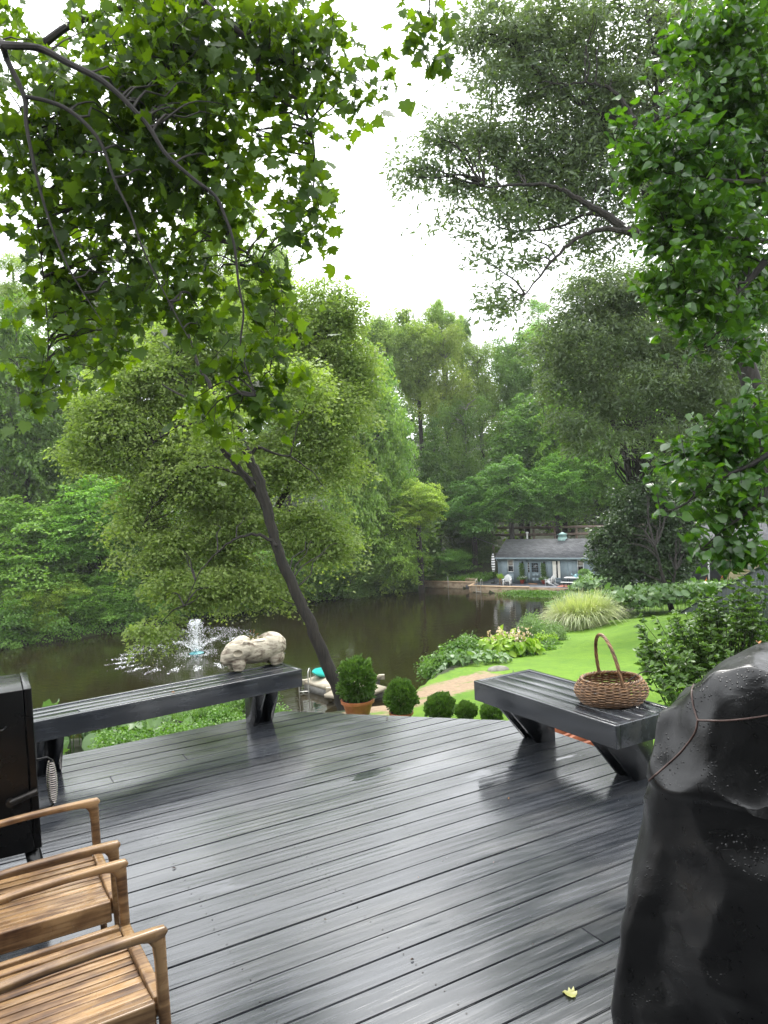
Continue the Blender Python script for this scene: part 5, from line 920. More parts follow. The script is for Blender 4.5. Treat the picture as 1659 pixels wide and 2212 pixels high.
P = np.array(P); root = empty('hosta_flowers', (c0_[0], c0_[1], gzs(*c0_)), 'pale pink flower spikes standing above the golden hostas', 'flowers'); b.build('stalks', M_WILD, root, fix=False); leaves('petals', P, rs.normal(size=P.shape), rs.normal(size=P.shape) + [0, 0, -.5], np.full(len(P), .085), T_OVL * np.array([1.4, 1, 1]), M_PINK, root, rs)
bush('feathery_shrub', 'tall feathery green shrub left of the pale ornamental grass', [(1165, 1372, 30, 26, 33), (1140, 1360, 20, 22, 33.5), (1185, 1385, 26, 22, 32.5), (1150, 1345, 12, 14, 34), (1200, 1370, 20, 20, 33)], 260, 60, .26, .09, M_GRG, 68, tpl=T_OAK, tilt=1., droop=-.3)
bush('bed_shrub', 'dark green bushy perennial below the feathery shrub beside the lawn', [(1130, 1424, 34, 14, 28), (1170, 1416, 36, 16, 29), (1190, 1398, 22, 12, 31)], 240, 60, .24, .11, M_WILD, 69)
bush('bed_shrub', 'yellow green perennial at the edge of the lawn right of the golden hostas', [(1178, 1386, 22, 10, 31.5)], 90, 60, .2, .11, M_HOS, 70)
g1 = at(1258, 1380, 38.); grass_clump('ornamental_grass', 'big fountain of pale variegated ornamental grass at the edge of the lawn', g1, 1.15, 2.15, 3400, M_GRS, 71, 3.2, spread=.75, ell=1.4)
bush('reedy_plant', 'narrow leafy stems standing at the water left of the broad leaved plants', [(1213, 1345, 8, 24, 44), (1218, 1325, 6, 14, 44)], 30, 50, .3, .12, M_WILD, 72)
big_leaves('butterbur_bed', 'dense bed of big round leaves between the ornamental grass and the dark bushy tree', *at(1370, 1318, 42.5), 1700, 4.6, 2.6, 1.6, .37, M_BIG, 73, mound=.5)
big_leaves('butterbur_bed', 'round leaves spilling down to the pond at the right end of the cottage terrace', *at(1262, 1285, 61), 1000, 2.9, 3.4, 1.4, .42, M_BIG, 74, mound=.5); big_leaves('butterbur_bed', 'big round leaves behind the stem of the dark bushy tree', *at(1450, 1290, 52), 800, 4.5, 2.2, 1.3, .38, M_BIG, 75, mound=.4)
rs = np.random.RandomState(76); o_ = HM @ Vector((5.2, -3.9, 0)); n = 5200; x = rs.normal(size=n) * 1.5; y = rs.normal(size=n) * .42; Pw = np.array([tuple(HM @ Vector((5.3 + a_ * .95, -3.75 + c_, 0))) for a_, c_ in zip(x, y)]); Pw[:, 2] = WZ + .04 + .42 * rs.rand(n) * np.exp(-(y / .5) ** 2)
o = leaves('island_plants', Pw, rs.normal(size=(n, 3)) * .6 + [0, 0, 1], rs.normal(size=(n, 3)) + [0, 0, .4], np.full(n, .17), T_RMB, M_WILD, None, rs); tag(o, 'bright green ground cover spilling over the stones at the foot of the cottage terrace', 'ground cover', kind='stuff')
rs = np.random.RandomState(79); n = 9000; x = rs.uniform(-8.6, -1.6, n); y = rs.uniform(.1, 3.4, n); Pw = np.array([tuple(HM @ Vector((a_, c_, 0))) for a_, c_ in zip(x, y)]); Pw[:, 2] = TZ + .05 + .5 * rs.rand(n) * (.35 + .65 * (y / 3.4)) 
o = leaves('bank_weeds', Pw, rs.normal(size=(n, 3)) * .6 + [0, 0, 1], rs.normal(size=(n, 3)) + [0, 0, .4], np.full(n, .20), T_RMB, M_WILD, None, rs); tag(o, 'bright weeds growing behind the left section of the pond wall', 'ground cover', kind='stuff')

# ================================================================== dock, kayak, fountain
M_DOCK = pm('dock_plastic_tan', (.30, .26, .19, 1), (.42, .37, .28, 1), 3, .5, bump=.3, bscale=20); M_DOCKD = pm('dock_float_grey', (.06, .058, .05, 1), (.13, .125, .11, 1), 5, .6); M_TEAL = pm('teal_plastic', (.0, .30, .27, 1), (.01, .40, .35, 1), 2, .3); M_CHR = pm('pale_aluminium', (.55, .54, .50, 1), (.42, .41, .38, 1), 8, .35, metal=.6)
DZ = -7.72
def dq(pl): return [VZ(x, y, DZ) for x, y in pl]
d0 = VZ(650, 1467, DZ); root = empty('floating_dock', (d0.x + 2, d0.y, WZ), 'tan floating dock on the pond below the leaning tree', 'dock')
def slab(name, pl, th=.16, mat=M_DOCK, dz=0.):
    P_ = [v + Vector((0, 0, dz)) for v in pl]; MB().prism(P_, (0, 0, -th)).build(name, mat, root)
sa = dq([(652, 1469), (712, 1486), (748, 1474), (690, 1458)]); slab('platform', sa); sb = dq([(690, 1457), (748, 1473), (770, 1466), (826, 1460), (742, 1446)]); slab('platform', sb); sc_ = dq([(771, 1467), (746, 1475), (700, 1500), (775, 1508), (836, 1484)]); slab('gangway', sc_, dz=.004)
for pl in (dq([(656, 1471), (711, 1487), (745, 1476), (692, 1461)]), dq([(745, 1450), (770, 1464), (820, 1460), (812, 1453)]), dq([(775, 1470), (760, 1478), (770, 1500), (828, 1484)])):
    MB().prism([v + Vector((0, .0, -.165)) for v in pl], (0, 0, -.45)).build('float', M_DOCKD, root)
for q in ((656, 1470), (711, 1487), (824, 1459)):
    v = VZ(q[0], q[1], DZ); MB().box(v.x - .16, v.x + .16, v.y - .12, v.y + .12, DZ - .2, DZ + .05, .03).build('corner_bumper', M_DOCK, root)
l0 = VZ(651, 1487, WZ); b = MB()
for dx_ in (0, .48): x = l0.x + dx_; b.tube(smooth_path([(x, 38.6, WZ - .8), (x, 38.6, DZ + .35), (x + .02, 38.75, DZ + .62), (x + .04, 39.0, DZ + .66), (x + .05, 39.25, DZ + .4), (x + .05, 39.3, DZ)], 4), .028, 8)
for z in (WZ + .06, WZ - .3): b.tube([(l0.x, 38.6, z), (l0.x + .48, 38.6, z)], .022, 8)
b.build('ladder', M_CHR, root, True)
k0 = VZ(688, 1462, DZ + .16); b = MB(); rings = []
for t in np.linspace(0, 1, 19):
    s_ = math.sin(math.pi * min(.985, max(.015, t))) ** .62; hw = .40 * s_; rings.append([(hw * math.cos(a), (t - .5) * 2.7, .20 * s_ * (math.sin(a) if math.sin(a) < 0 else .75 * math.sin(a)) + .10 * (2 * abs(t - .5)) ** 3) for a in [2 * math.pi * i / 18 for i in range(18)]])
b.M = Matrix.Translation(k0 + Vector((.1, .9, .02))) @ Matrix.Rotation(R(-14), 4, 'Z') @ Matrix.Rotation(R(-8), 4, 'X') @ Matrix.Rotation(R(24), 4, 'Y'); loft(b, rings)
root = empty('kayak', k0 + Vector((.1, .9, -.16)), 'bright teal kayak lying upside down on the tan dock', 'kayak'); b.build('hull', M_TEAL, root, True); b2 = MB(b.M); b2.tube([(0, -1.2, .0), (0, -.4, -.19), (0, .4, -.19), (0, 1.2, 0)], .02, 6); b2.build('keel', M_TEAL, root, True)
fc = VZ(425, 1412, WZ); root = empty('fountain', fc, 'floating fountain spraying white jets over the pond beside the hanging foliage', 'fountain')
M_FOAM = pm('white_spray', (.85, .87, .88, 1), (.75, .78, .8, 1), 3, .3); b = MB(); b.lathe([(.22, -.02), (.44, .0), (.47, .04), (.42, .08), (.24, .08), (.12, .16), (.10, .30), (.05, .32)], fc, 28, True); b.build('float_ring', pm('blue_green_float', (.02, .16, .18, 1), (.08, .30, .32, 1), 5, .4), root, True)
rs = np.random.RandomState(4); P = []; S = []
for i in range(1500):                                        # central plume: rises and falls back
    v = rs.rand(); up = 2.0 * (1 - (2 * v - 1) ** 2) * (.86 + .14 * rs.rand()); r_ = .05 + .62 * v ** 1.2 * rs.rand() ** .5 + abs(rs.normal()) * .07; a = rs.rand() * 6.28; P.append((fc.x + r_ * math.cos(a), fc.y + r_ * math.sin(a), fc.z + .25 + up)); S.append(.010 + .016 * rs.rand() ** 2)
for j in range(22):                                          # low jets in a ring
    a = 2 * math.pi * j / 22 + .1
    for i in range(190):
        v = rs.rand() ** .8; sp_ = .02 + .16 * v; r_ = .15 + 4.6 * v; P.append((fc.x + r_ * math.cos(a) + rs.normal() * sp_, fc.y + r_ * math.sin(a) + rs.normal() * sp_, fc.z + .2 + 1.15 * 4 * v * (1 - v) * .95 + rs.normal() * sp_ * .5 - .18 * v)); S.append(.006 + .011 * rs.rand() ** 2 + .010 * (v < .12))
P = np.array(P); S = np.array(S)[:, None, None]; oc = np.array([(1, 0, 0), (-1, 0, 0), (0, 1, 0), (0, -1, 0), (0, 0, 1.6), (0, 0, -1.6)], float); of = np.array([(0, 2, 4), (2, 1, 4), (1, 3, 4), (3, 0, 4), (2, 0, 5), (1, 2, 5), (3, 1, 5), (0, 3, 5)])
V = (P[:, None] + oc[None] * S).reshape(-1, 3); raw('water_jets', V, (of[None] + (np.arange(len(P)) * 6)[:, None, None]).ravel(), np.full(len(P) * 8, 3), M_FOAM, root)
P = []; N_ = []; S = []
for j in range(22):
    a = 2 * math.pi * j / 22 + .1
    for i in range(75): r_ = 4.65 + rs.normal() * .42; a2 = a + rs.normal() * .035; P.append((fc.x + r_ * math.cos(a2), fc.y + r_ * math.sin(a2), WZ + .012 + .03 * abs(rs.normal()) * math.exp(-abs(r_ - 4.65) * 2))); S.append(.03 + .08 * rs.rand() ** 2)
for i in range(900): r_ = .6 + abs(rs.normal()) * .55; a = rs.rand() * 6.28; P.append((fc.x + r_ * math.cos(a), fc.y + r_ * math.sin(a), WZ + .01 + rs.rand() * .03)); S.append(.015 + .04 * rs.rand())
for i in range(900): r_ = 1 + 4.6 * rs.rand() ** .7; a = rs.rand() * 6.28; P.append((fc.x + r_ * math.cos(a), fc.y + r_ * math.sin(a), WZ + .008)); S.append(.006 + .016 * rs.rand())
P = np.array(P); leaves('splashes', P, rs.normal(size=P.shape) * .22 + [0, 0, 1], rs.normal(size=P.shape), np.array(S), T_OVL * np.array([1.6, 1, .5]), M_FOAM, root, rs)

# ================================================================== cottage
def HF(zx, zy, off=0.):                                      # measured point on the front wall -> local x, height above the terrace
    r = ray((1900 + zx / 2.765) * .54004, (2080 + zy / 2.765) * .54004); n_ = Vector((math.sin(HA), -math.cos(HA), 0)); P0 = Vector((HO[0], HO[1], 0)) + n_ * off
    t = (P0 - Vector((0, 0, 0))).dot(n_) / r.dot(n_); p = CAM + r * t; l_ = HM.inverted() @ Vector((p.x, p.y, 0)); return l_.x, p.z - TZ
M_SID = pm('slate_blue_siding', (.185, .24, .27, 1), (.225, .285, .315, 1), 3, .6, bump=.2, bscale=20); M_TRIM = pm('slate_blue_trim', (.165, .22, .25, 1), (.20, .26, .29, 1), 3, .5); M_WHT = pm('white_paint', (.70, .71, .70, 1), (.60, .61, .6, 1), 6, .5); M_GLS = pm('dark_window_glass', (.008, .010, .012, 1), (.02, .024, .028, 1), 2, .06, spec=.8)
def shingle():
    m, t, n, l, b = nmat('asphalt_shingles'); b.inputs['Roughness'].default_value = .85; c = n.new('ShaderNodeTexCoord'); br = n.new('ShaderNodeTexBrick'); mp_ = n.new('ShaderNodeMapping'); mp_.vector_type = 'TEXTURE'; mp_.inputs['Rotation'].default_value = (0, 0, HA); l.new(c.outputs['Object'], mp_.inputs[0]); l.new(mp_.outputs[0], br.inputs[0])
    br.inputs['Scale'].default_value = 1; br.inputs['Brick Width'].default_value = .33; br.inputs['Row Height'].default_value = .15; br.inputs['Mortar Size'].default_value = .008; br.inputs['Color1'].default_value = (.040, .042, .047, 1); br.inputs['Color2'].default_value = (.085, .088, .095, 1); br.inputs['Mortar'].default_value = (.018, .018, .02, 1); br.inputs['Bias'].default_value = -.1
    l.new(br.outputs[0], b.inputs[0]); return m
M_ROOF = shingle(); HL = 9.55; HD = 5.4; EV = 2.43; RG = 3.78; OV = .28
root = empty('cottage', (HO[0], HO[1], TZ), 'low slate blue cottage with a grey shingle roof at the far end of the pond', 'house'); CT = root; HZM = HM.copy(); HZM.translation.z = TZ
b = MB(HZM); w1 = HF(358, 440), HF(430, 575); dl = HF(572, 452), HF(738, 695); pw = HF(845, 448), HF(955, 648); w3 = HF(1130, 440), HF(1206, 578)
# gable walls and back as a prism shell, front wall cut round the openings
ops = [(w1[0][0], w1[1][0], w1[1][1], w1[0][1]), (dl[0][0], dl[1][0], .02, dl[0][1]), (pw[0][0], pw[1][0], pw[1][1], pw[0][1]), (w3[0][0], w3[1][0], w3[1][1], w3[0][1])]
x = 0.
for a, c, z0, z1 in ops:
    b.box(x, a, 0, .14, 0, EV); b.box(a, c, 0, .14, z1, EV)
    if z0 > .05: b.box(a, c, 0, .14, 0, z0)
    x = c
b.box(x, HL, 0, .14, 0, EV)
for xx in (0, HL - .14): b.prism([(xx, .141, 0), (xx, HD, 0), (xx, HD, EV), (xx, HD / 2, RG - .02), (xx, .141, EV + .07)], (.14, 0, 0))
b.box(.141, HL - .141, HD - .14, HD, 0, EV)
for xx in np.arange(.08, HL, .42):                           # battens
    if any(a - .06 < xx < c + .06 for a, c, _, _ in ops): continue
    if HF(545, 400)[0] < xx < HF(1022, 400)[0]: continue
    b.box(xx - .022, xx + .022, -.022, -.001, .02, EV - .12)
b.build('walls', M_SID, root)
b = MB(HZM)
for x0_, x1_, y0_, y1_ in ((HF(550, 400)[0], HF(752, 400)[0], HF(600, 490)[1], HF(600, 438)[1]), (HF(782, 400)[0], HF(1020, 400)[0], HF(800, 490)[1], HF(800, 438)[1])):
    pp = [(x0_ + (x1_ - x0_) * .5 * (1 - math.cos(q)), y0_ + (y1_ - y0_) * math.sin(q) ** .7) for q in np.linspace(0, math.pi, 21)]
    for (a0, c0_), (a1, c1_) in zip(pp[:-1], pp[1:]): b.prism([(a0, -.035, c0_), (a1, -.035, c1_), (a1, -.035, c1_ + .09), (a0, -.035, c0_ + .09)], (0, .034, 0))
for xx in (HF(550, 400)[0], HF(752, 400)[0], HF(782, 400)[0], HF(1020, 400)[0]): b.box(xx - .04, xx + .04, -.036, -.001, .02, HF(600, 490)[1] + .02)
for z in np.arange(.15, 1.5, .16): b.box(HF(782, 400)[0] + .05, ops[2][0] - .06, -.010, -.001, z, z + .012)
b.build('arched_trim', M_TRIM, root)
b = MB(HZM)
sl_ = (RG - EV) / (HD / 2)
for s_ in (-1, 1):
    y0 = HD / 2 + s_ * (HD / 2 + OV); z0 = EV - OV * sl_ + .05
    b.prism([(-.22, y0, z0), (HL + .22, y0, z0), (HL + .22, HD / 2 + s_ * .0, RG + .05), (-.22, HD / 2 + s_ * .0, RG + .05)], (0, 0, .07))
rf = b.build('roof', M_ROOF, root)
b = MB(HZM); b.box(-.24, HL + .24, -OV - .13, -OV - .012, EV - OV * sl_ - .03, EV - OV * sl_ + .10, .015); b.build('gutter', M_TRIM, root)
for xx in (.02, HF(1275, 500)[0]): MB(HZM).tube([(xx, -OV - .07, EV - OV * sl_ - .03), (xx, -OV - .07, EV - .30), (xx, -.06, EV - .48), (xx, -.06, .06)], .042, 8).build('downspout', M_TRIM, root, True)
b = MB(HZM); vx = HF(858, 300)[0] * 1.012; yv = HD / 2
b.box(vx - .34, vx + .34, yv - .34, yv + .34, RG - .3, RG + .26, .0); b.box(vx - .30, vx + .30, yv - .3, yv + .3, RG + .26, RG + .50); b.add([(vx - .42, yv - .42, RG + .5), (vx + .42, yv - .42, RG + .5), (vx + .42, yv + .42, RG + .5), (vx - .42, yv + .42, RG + .5), (vx, yv, RG + .74)], [(0, 1, 2, 3), (0, 1, 4), (1, 2, 4), (2, 3, 4), (3, 0, 4)])
b.build('roof_vent', pm('pale_verdigris', (.19, .32, .30, 1), (.27, .40, .37, 1), 4, .5), root)
vx = HF(372, 200)[0] + .62; b = MB(HZM); b.tube([(vx, yv + .5, RG - .3), (vx, yv + .5, RG + .62)], .085, 12); b.tube([(vx, yv + .5, RG + .62), (vx, yv + .5, RG + .76)], .14, 12); b.build('flue', pm('flue_metal', (.42, .42, .40, 1), (.5, .5, .48, 1), 6, .4, metal=.3), root, True)
def window(o_, name, sash=True, dark=True, wd=.055, mat=M_WHT):
    a, c, z0, z1 = o_; b = MB(HZM)
    for q in ((a, c, z1 - wd, z1), (a, c, z0, z0 + wd), (a, a + wd, z0 + wd, z1 - wd), (c - wd, c, z0 + wd, z1 - wd)): b.box(q[0], q[1], -.03, .05, q[2], q[3])
    if sash: b.box(a + wd, c - wd, -.02, .045, (z0 + z1) / 2 - .025, (z0 + z1) / 2 + .025)
    wn = b.build(name, mat, root); MB(HZM).box(a + wd, c - wd, .052, .058, z0 + wd, z1 - wd).build('pane', M_GLS, wn); MB(HZM).box(a - .03, c + .03, -.07, .0, z0 - .06, z0 - .002).build('sill', M_TRIM, wn); return wn
M_BLD_ = pm('blind_fabric', (.28, .25, .21, 1), (.34, .31, .27, 1), 4, .8)
for o_ in (ops[0], ops[3]):
    wn = window(o_, 'window'); MB(HZM).box(o_[0] + .06, o_[1] - .06, .046, .050, (o_[2] + o_[3]) / 2 + .03, o_[3] - .06).build('blind', M_BLD_, wn)
wn = window(ops[2], 'picture_window', False, mat=M_TRIM); a, c, z0, z1 = ops[2]
M_CUR = pm('white_curtain', (.72, .70, .64, 1), (.8, .78, .73, 1), 5, .8)
for x0_, x1_ in ((a + .06, a + .40), (c - .30, c - .06)):
    b = MB(HZM); n = 24; vs = []
    for i in range(n + 1): xx = x0_ + (x1_ - x0_) * i / n; yy = .035 + .012 * math.sin(i * 1.6); vs += [(xx, yy, z0 + .06), (xx, yy, z1 - .06)]
    b.add(vs, [(2 * i, 2 * i + 2, 2 * i + 3, 2 * i + 1) for i in range(n)]); b.build('curtain', M_CUR, wn, True, fix=False)
# door with twelve lights and two side lights
a, c, _, z1 = ops[1]; d0x, d1x = HF(612, 500)[0], HF(708, 500)[0]
b = MB(HZM); b.box(a, c, .02, .10, z1 - .07, z1); b.box(a, a + .04, .02, .10, .02, z1 - .07); b.box(c - .04, c, .02, .10, .02, z1 - .07); b.box(d0x - .10, d0x - .012, .02, .10, .02, z1 - .07); b.box(d1x + .012, d1x + .10, .02, .10, .02, z1 - .07); b.box(a + .04, d0x - .10, .05, .09, .02, .95); b.box(d1x + .10, c - .04, .05, .09, .02, .95); b.build('door_frame', M_TRIM, root)
b = MB(HZM); b.box(d0x, d1x, .045, .085, .03, z1 - .085)
for (x0_, x1_) in ((d0x + .08, (d0x + d1x) / 2 - .03), ((d0x + d1x) / 2 + .03, d1x - .08)):
    for z0_, z1_ in ((.15, .48), (.58, .88)): b.box(x0_, x1_, .036, .0449, z0_, z1_)
dr = b.build('door', M_TRIM, root); b = MB(HZM); zt0, zt1 = 1.02, z1 - .20; b.box(d0x + .10, d1x - .10, .038, .0445, zt0, zt1); b.build('glazing', M_GLS, dr); b = MB(HZM)
for i in range(4): xx = d0x + .10 + (d1x - d0x - .20) * i / 3; b.box(xx - .012, xx + .012, .030, .0375, zt0, zt1)
for i in range(5): zz = zt0 + (zt1 - zt0) * i / 4; b.box(d0x + .09, d1x - .09, .0305, .037, zz - .012, zz + .012)
b.build('muntins', M_WHT if False else M_TRIM, dr); b = MB(HZM); b.tube([(d1x - .06, .045, .95), (d1x - .06, -.01, .95)], .03, 10); b.build('door_knob', M_WHT, dr, True)
for x0_, x1_ in ((a + .05, d0x - .11), (d1x + .11, c - .05)):
    sl2 = MB(HZM).box(x0_, x1_, .056, .062, 1.0, z1 - .16).build('side_light', M_GLS, root); b = MB(HZM)
    for i in range(5): zz = 1.0 + (z1 - 1.16) * i / 4; b.box(x0_, x1_, .045, .0555, zz - .012, zz + .012)
    for xx in (x0_, x1_): b.box(xx - .012, xx + .012, .044, .0558, 1.0, z1 - .16)
    b.build('muntins', M_WHT, sl2)
for zx in (527, 767):
    lx, lz = HF(zx, 468); b = MB(HZM); b.tube([(lx, 0, lz + .02), (lx, -.10, lz + .06)], .02, 8); b.tube([(lx, -.10, lz - .14), (lx, -.10, lz + .06), (lx, -.10, lz + .10)], [.07, .085, .03], 8); b.build('wall_lantern', M_BLK, root)
# terrace, pond walls
M_CONC = pm('stained_concrete', (.16, .10, .055, 1), (.36, .29, .20, 1), 1.6, .8, bump=.5, bscale=14, stretch=(1, 1, 1.6), detail=9); M_CAP = pm('tan_coping', (.40, .27, .16, 1), (.50, .36, .23, 1), 2, .7); M_TERD = pm('painted_terrace', (.060, .065, .078, 1), (.085, .09, .105, 1), 3, .45)
b = MB(HZM); b.box(-2.3, HL + 3, -2.55, -.002, -.35, -.003); b.box(-2.3, HL + 3, 0, HD, -.35, -.006); o = b.build('terrace', M_TERD, None); tag(o, kind='structure')
root = empty('pond_wall', HZM @ Vector((-2, -2, -.6)), 'low stained concrete wall with a tan coping along the pond before the cottage', 'wall')
b = MB(HZM); b.box(-1.6, 4.0, -2.80, -2.552, -1.1, -.03); b.prism([(-1.85, -2.80, -1.1), (-1.602, -2.80, -1.1), (-1.602, -2.55, -1.1), (-2.2, -.35, -1.1), (-2.5, -.35, -1.1)], (0, 0, 1.07)); b.box(-8.7, -2.3, -.34, -.06, -1.1, -.03); b.box(4.002, 6.6, -2.80, -2.552, -1.1, -.02); b.box(6.602, 12, -2.80, -2.552, -1.1, -.02); b.build('wall', M_CONC, root)
b = MB(HZM); b.box(-1.66, 4.04, -2.86, -2.49, -.028, .045); b.prism([(-1.95, -2.86, -.028), (-1.662, -2.86, -.028), (-1.662, -2.49, -.028), (-2.06, -.40, -.028), (-2.36, -.40, -.028)], (0, 0, .07)); b.box(-8.75, -2.4, -.40, .0, -.028, .045); b.build('coping', M_CAP, root)
MB(HZM).box(-3.6, -2.35, .1, .9, -.2, .28, .02).build('step_block', M_CONC, root)
root = empty('pool_ladder', HZM @ Vector((-1.1, -2.9, -.6)), 'pale metal pool ladder over the pond wall left of the cottage', 'ladder')
for xx in (-1.05, -.58): MB(HZM).tube(smooth_path([(xx, -2.96, -1.2), (xx, -2.96, .40), (xx, -2.90, .58), (xx, -2.75, .64), (xx, -2.60, .56), (xx, -2.55, .05)], 4), .026, 8).build('rail', M_CHR, root, True)
for zz in (-.5, -.8): MB(HZM).tube([(-1.05, -2.96, zz), (-.58, -2.96, zz)], .022, 8).build('rung', M_CHR, root, True)
tag(MB(HZM).tube([(-5.2, -.45, -.9), (-5.2, -.45, .55)], .022, 8).build('metal_post', M_CHR), 'thin metal post standing against the left section of the pond wall', 'post')
def HT(zx, zy, z=.0): v = VZ((1900 + zx / 2.765) * .54004, (2080 + zy / 2.765) * .54004, TZ + z); return HM.inverted() @ Vector((v.x, v.y, 0))
def adirondack(zx, zy, rot, label):
    p = HT(zx, zy); p.y = min(max(p.y, -2.2), -.6); M = HZM @ Matrix.Translation((p.x, p.y, 0)) @ Matrix.Rotation(rot, 4, 'Z'); root = empty('adirondack_chair', M @ Vector((0, 0, 0)), label, 'chair', 'white garden chairs on the cottage terrace')
    b = MB(M)                                               # local: faces -y
    for i in range(6): b.prism([(-.27, -.42 + i * .085, .40 - i * .026), (.27, -.42 + i * .085, .40 - i * .026), (.27, -.345 + i * .085, .378 - i * .026), (-.27, -.345 + i * .085, .378 - i * .026)], (0, 0, .02))
    b.build('seat', M_WHT, root); b = MB(M)
    for i in range(7):
        xx = -.255 + i * .085 - .038; hh = .98 - .05 * abs(i - 3) ** 1.4 * .8; k = (xx + .038) * .12
        b.prism([(xx + .005, .06, .22), (xx + .07, .06, .22), (xx + .07 + k, .06 + .30 * (hh - .22), hh), (xx + .005 + k, .06 + .30 * (hh - .22), hh)], (0, .02, 0))
    b.build('backrest', M_WHT, root)
    for s_ in (-1, 1):
        b = MB(M); b.prism([(s_ * .36 - .07, -.50, .54), (s_ * .36 + .07, -.50, .54), (s_ * .33 + .04, .28, .56), (s_ * .33 - .04, .28, .56)], (0, 0, .025)); b.build('arm', M_WHT, root)
        b = MB(M); b.box(s_ * .30 - .045, s_ * .30 + .045, -.44, -.40, 0, .54); b.build('front_leg', M_WHT, root)
        b = MB(M); b.prism([(s_ * .27 - .014, -.44, .40), (s_ * .27 - .014, -.44, .28), (s_ * .27 - .014, .50, 0), (s_ * .27 - .014, .60, 0), (s_ * .27 - .014, .60, .05), (s_ * .27 - .014, .05, .25)], (.028, 0, 0)); b.prism([(s_ * .3 - .014, .24, .54), (s_ * .3 - .014, .28, .54), (s_ * .3 - .014, .25, .1), (s_ * .3 - .014, .21, .1)], (.028, 0, 0)); b.build('rear_leg', M_WHT, root)
adirondack(362, 722, R(8), 'white slatted garden chair facing the pond left of the cottage door'); adirondack(845, 722, R(-105), 'white slatted garden chair seen from the side below the picture window')
def topiary(zx, zy, label):
    p = HT(zx, zy); p.y = min(p.y, -.35); c = HZM @ Vector((p.x, p.y, 0)); rs = np.random.RandomState(int(zx)); root = empty('topiary', c, label, 'potted plant', 'spiral topiaries beside the cottage door'); flowerpot(root, c, .24, .36, M_TERR2)
    P = []
    for i in range(2600): t = rs.rand(); q = t * 5.5 * 6.283; rr_ = .20 - .05 * t; P.append(np.array([c.x + rr_ * .55 * math.cos(q), c.y + rr_ * .55 * math.sin(q), c.z + .62 + 1.22 * t]) + rs.normal(size=3) * np.array([.075, .075, .05]))
    leaves('spiral', np.array(P), rs.normal(size=(2600, 3)), rs.normal(size=(2600, 3)), np.full(2600, .07), T_RMB, M_BOX, root, rs); b = MB(); b.tube([c + Vector((0, 0, .3)), c + Vector((0, 0, 1.85))], .025, 6); b.build('stem', M_TWIG, root)
    P = np.array(tuple(c)) + np.array([0, 0, .48]) + rs.normal(size=(900, 3)) * np.array([.15, .15, .07]); leaves('underplanting', P, rs.normal(size=P.shape) * .6 + [0, 0, 1], rs.normal(size=P.shape), np.full(900, .10), T_OVL * np.array([1.4, 1, 1]), M_WILD, root, rs); P = P[:70] + [0, 0, .08]; leaves('blossoms', P, rs.normal(size=P.shape) + [0, -1, 1], rs.normal(size=P.shape), np.full(70, .07), T_RND, M_WHT, root, rs)
M_TERR2 = pm('red_glazed_pot', (.22, .035, .022, 1), (.32, .06, .04, 1), 4, .4)
topiary(524, 700, 'spiral topiary in a red pot left of the cottage door'); topiary(762, 706, 'spiral topiary in a red pot right of the cottage door')
def flatp(name, z4, h, mat, lab, cat):
    q = [HT(*t) for t in z4]; tag(MB(HZM).prism([(v.x, v.y, .004) for v in q], (0, 0, h)).build(name, mat), lab, cat)
flatp('doormat', [(590, 711), (690, 714), (688, 700), (592, 697)], .015, pm('coir', (.20, .10, .05, 1), (.28, .15, .08, 1), 20, .9), 'brown coir mat before the cottage door', 'mat'); flatp('terrace_rug', [(905, 739), (1108, 747), (1112, 722), (960, 714)], .012, pm('salmon_rug', (.42, .15, .10, 1), (.50, .20, .14, 1), 12, .9), 'salmon red rug on the terrace below the white table', 'rug')
p = HT(1140, 722); p.y = -1.5; tm = HZM @ Matrix.Translation((p.x + .1, p.y, 0)); root = empty('picnic_table', tm @ Vector((0, 0, 0)), 'long white folding table on the cottage terrace', 'table'); b = MB(tm); b.box(-1.05, 1.05, -.32, .40, .75, .79, .01); b.build('tabletop', M_WHT, root)
for xx in (-.75, .75): b = MB(tm); b.tube([(xx, -.25, 0), (xx, -.25, .75)], .02, 6); b.tube([(xx, .33, 0), (xx, .33, .75)], .02, 6); b.tube([(xx, -.25, .2), (xx, .33, .2)], .014, 6); b.tube([(xx, -.25, .68), (xx, .33, .68)], .02, 6); b.build('leg_frame', M_BLK, root)
tb = HZM @ Matrix.Translation((p.x - .1, p.y - .72, 0)); root = empty('folding_bench', tb @ Vector((0, 0, 0)), 'white folding bench before the long white table', 'bench'); b = MB(tb); b.box(-1.0, 1.0, -.14, .14, .42, .455, .008); b.build('seat', M_WHT, root)
for xx in (-.72, .72): b = MB(tb); b.tube([(xx, -.10, 0), (xx, -.10, .42)], .018, 6); b.tube([(xx, .10, 0), (xx, .10, .42)], .018, 6); b.tube([(xx, -.1, .36), (xx, .1, .36)], .014, 6); b.build('leg_frame', M_BLK, root)
c = tb @ Vector((.62, 0, .457)); b = MB(); b.lathe([(.085, 0), (.11, .2), (.118, .2), (.118, .22), (.10, .22), (.08, .02)], c, 20, False); tag(b.build('bucket', M_WHT, None, True), 'small white bucket on the folding bench', 'bucket')
c = tm @ Vector((.72, .05, .792)); root = empty('potted_fern', c, 'bushy green fern in a grey pot on the right end of the white table', 'potted plant'); flowerpot(root, c, .26, .30, M_STONE)
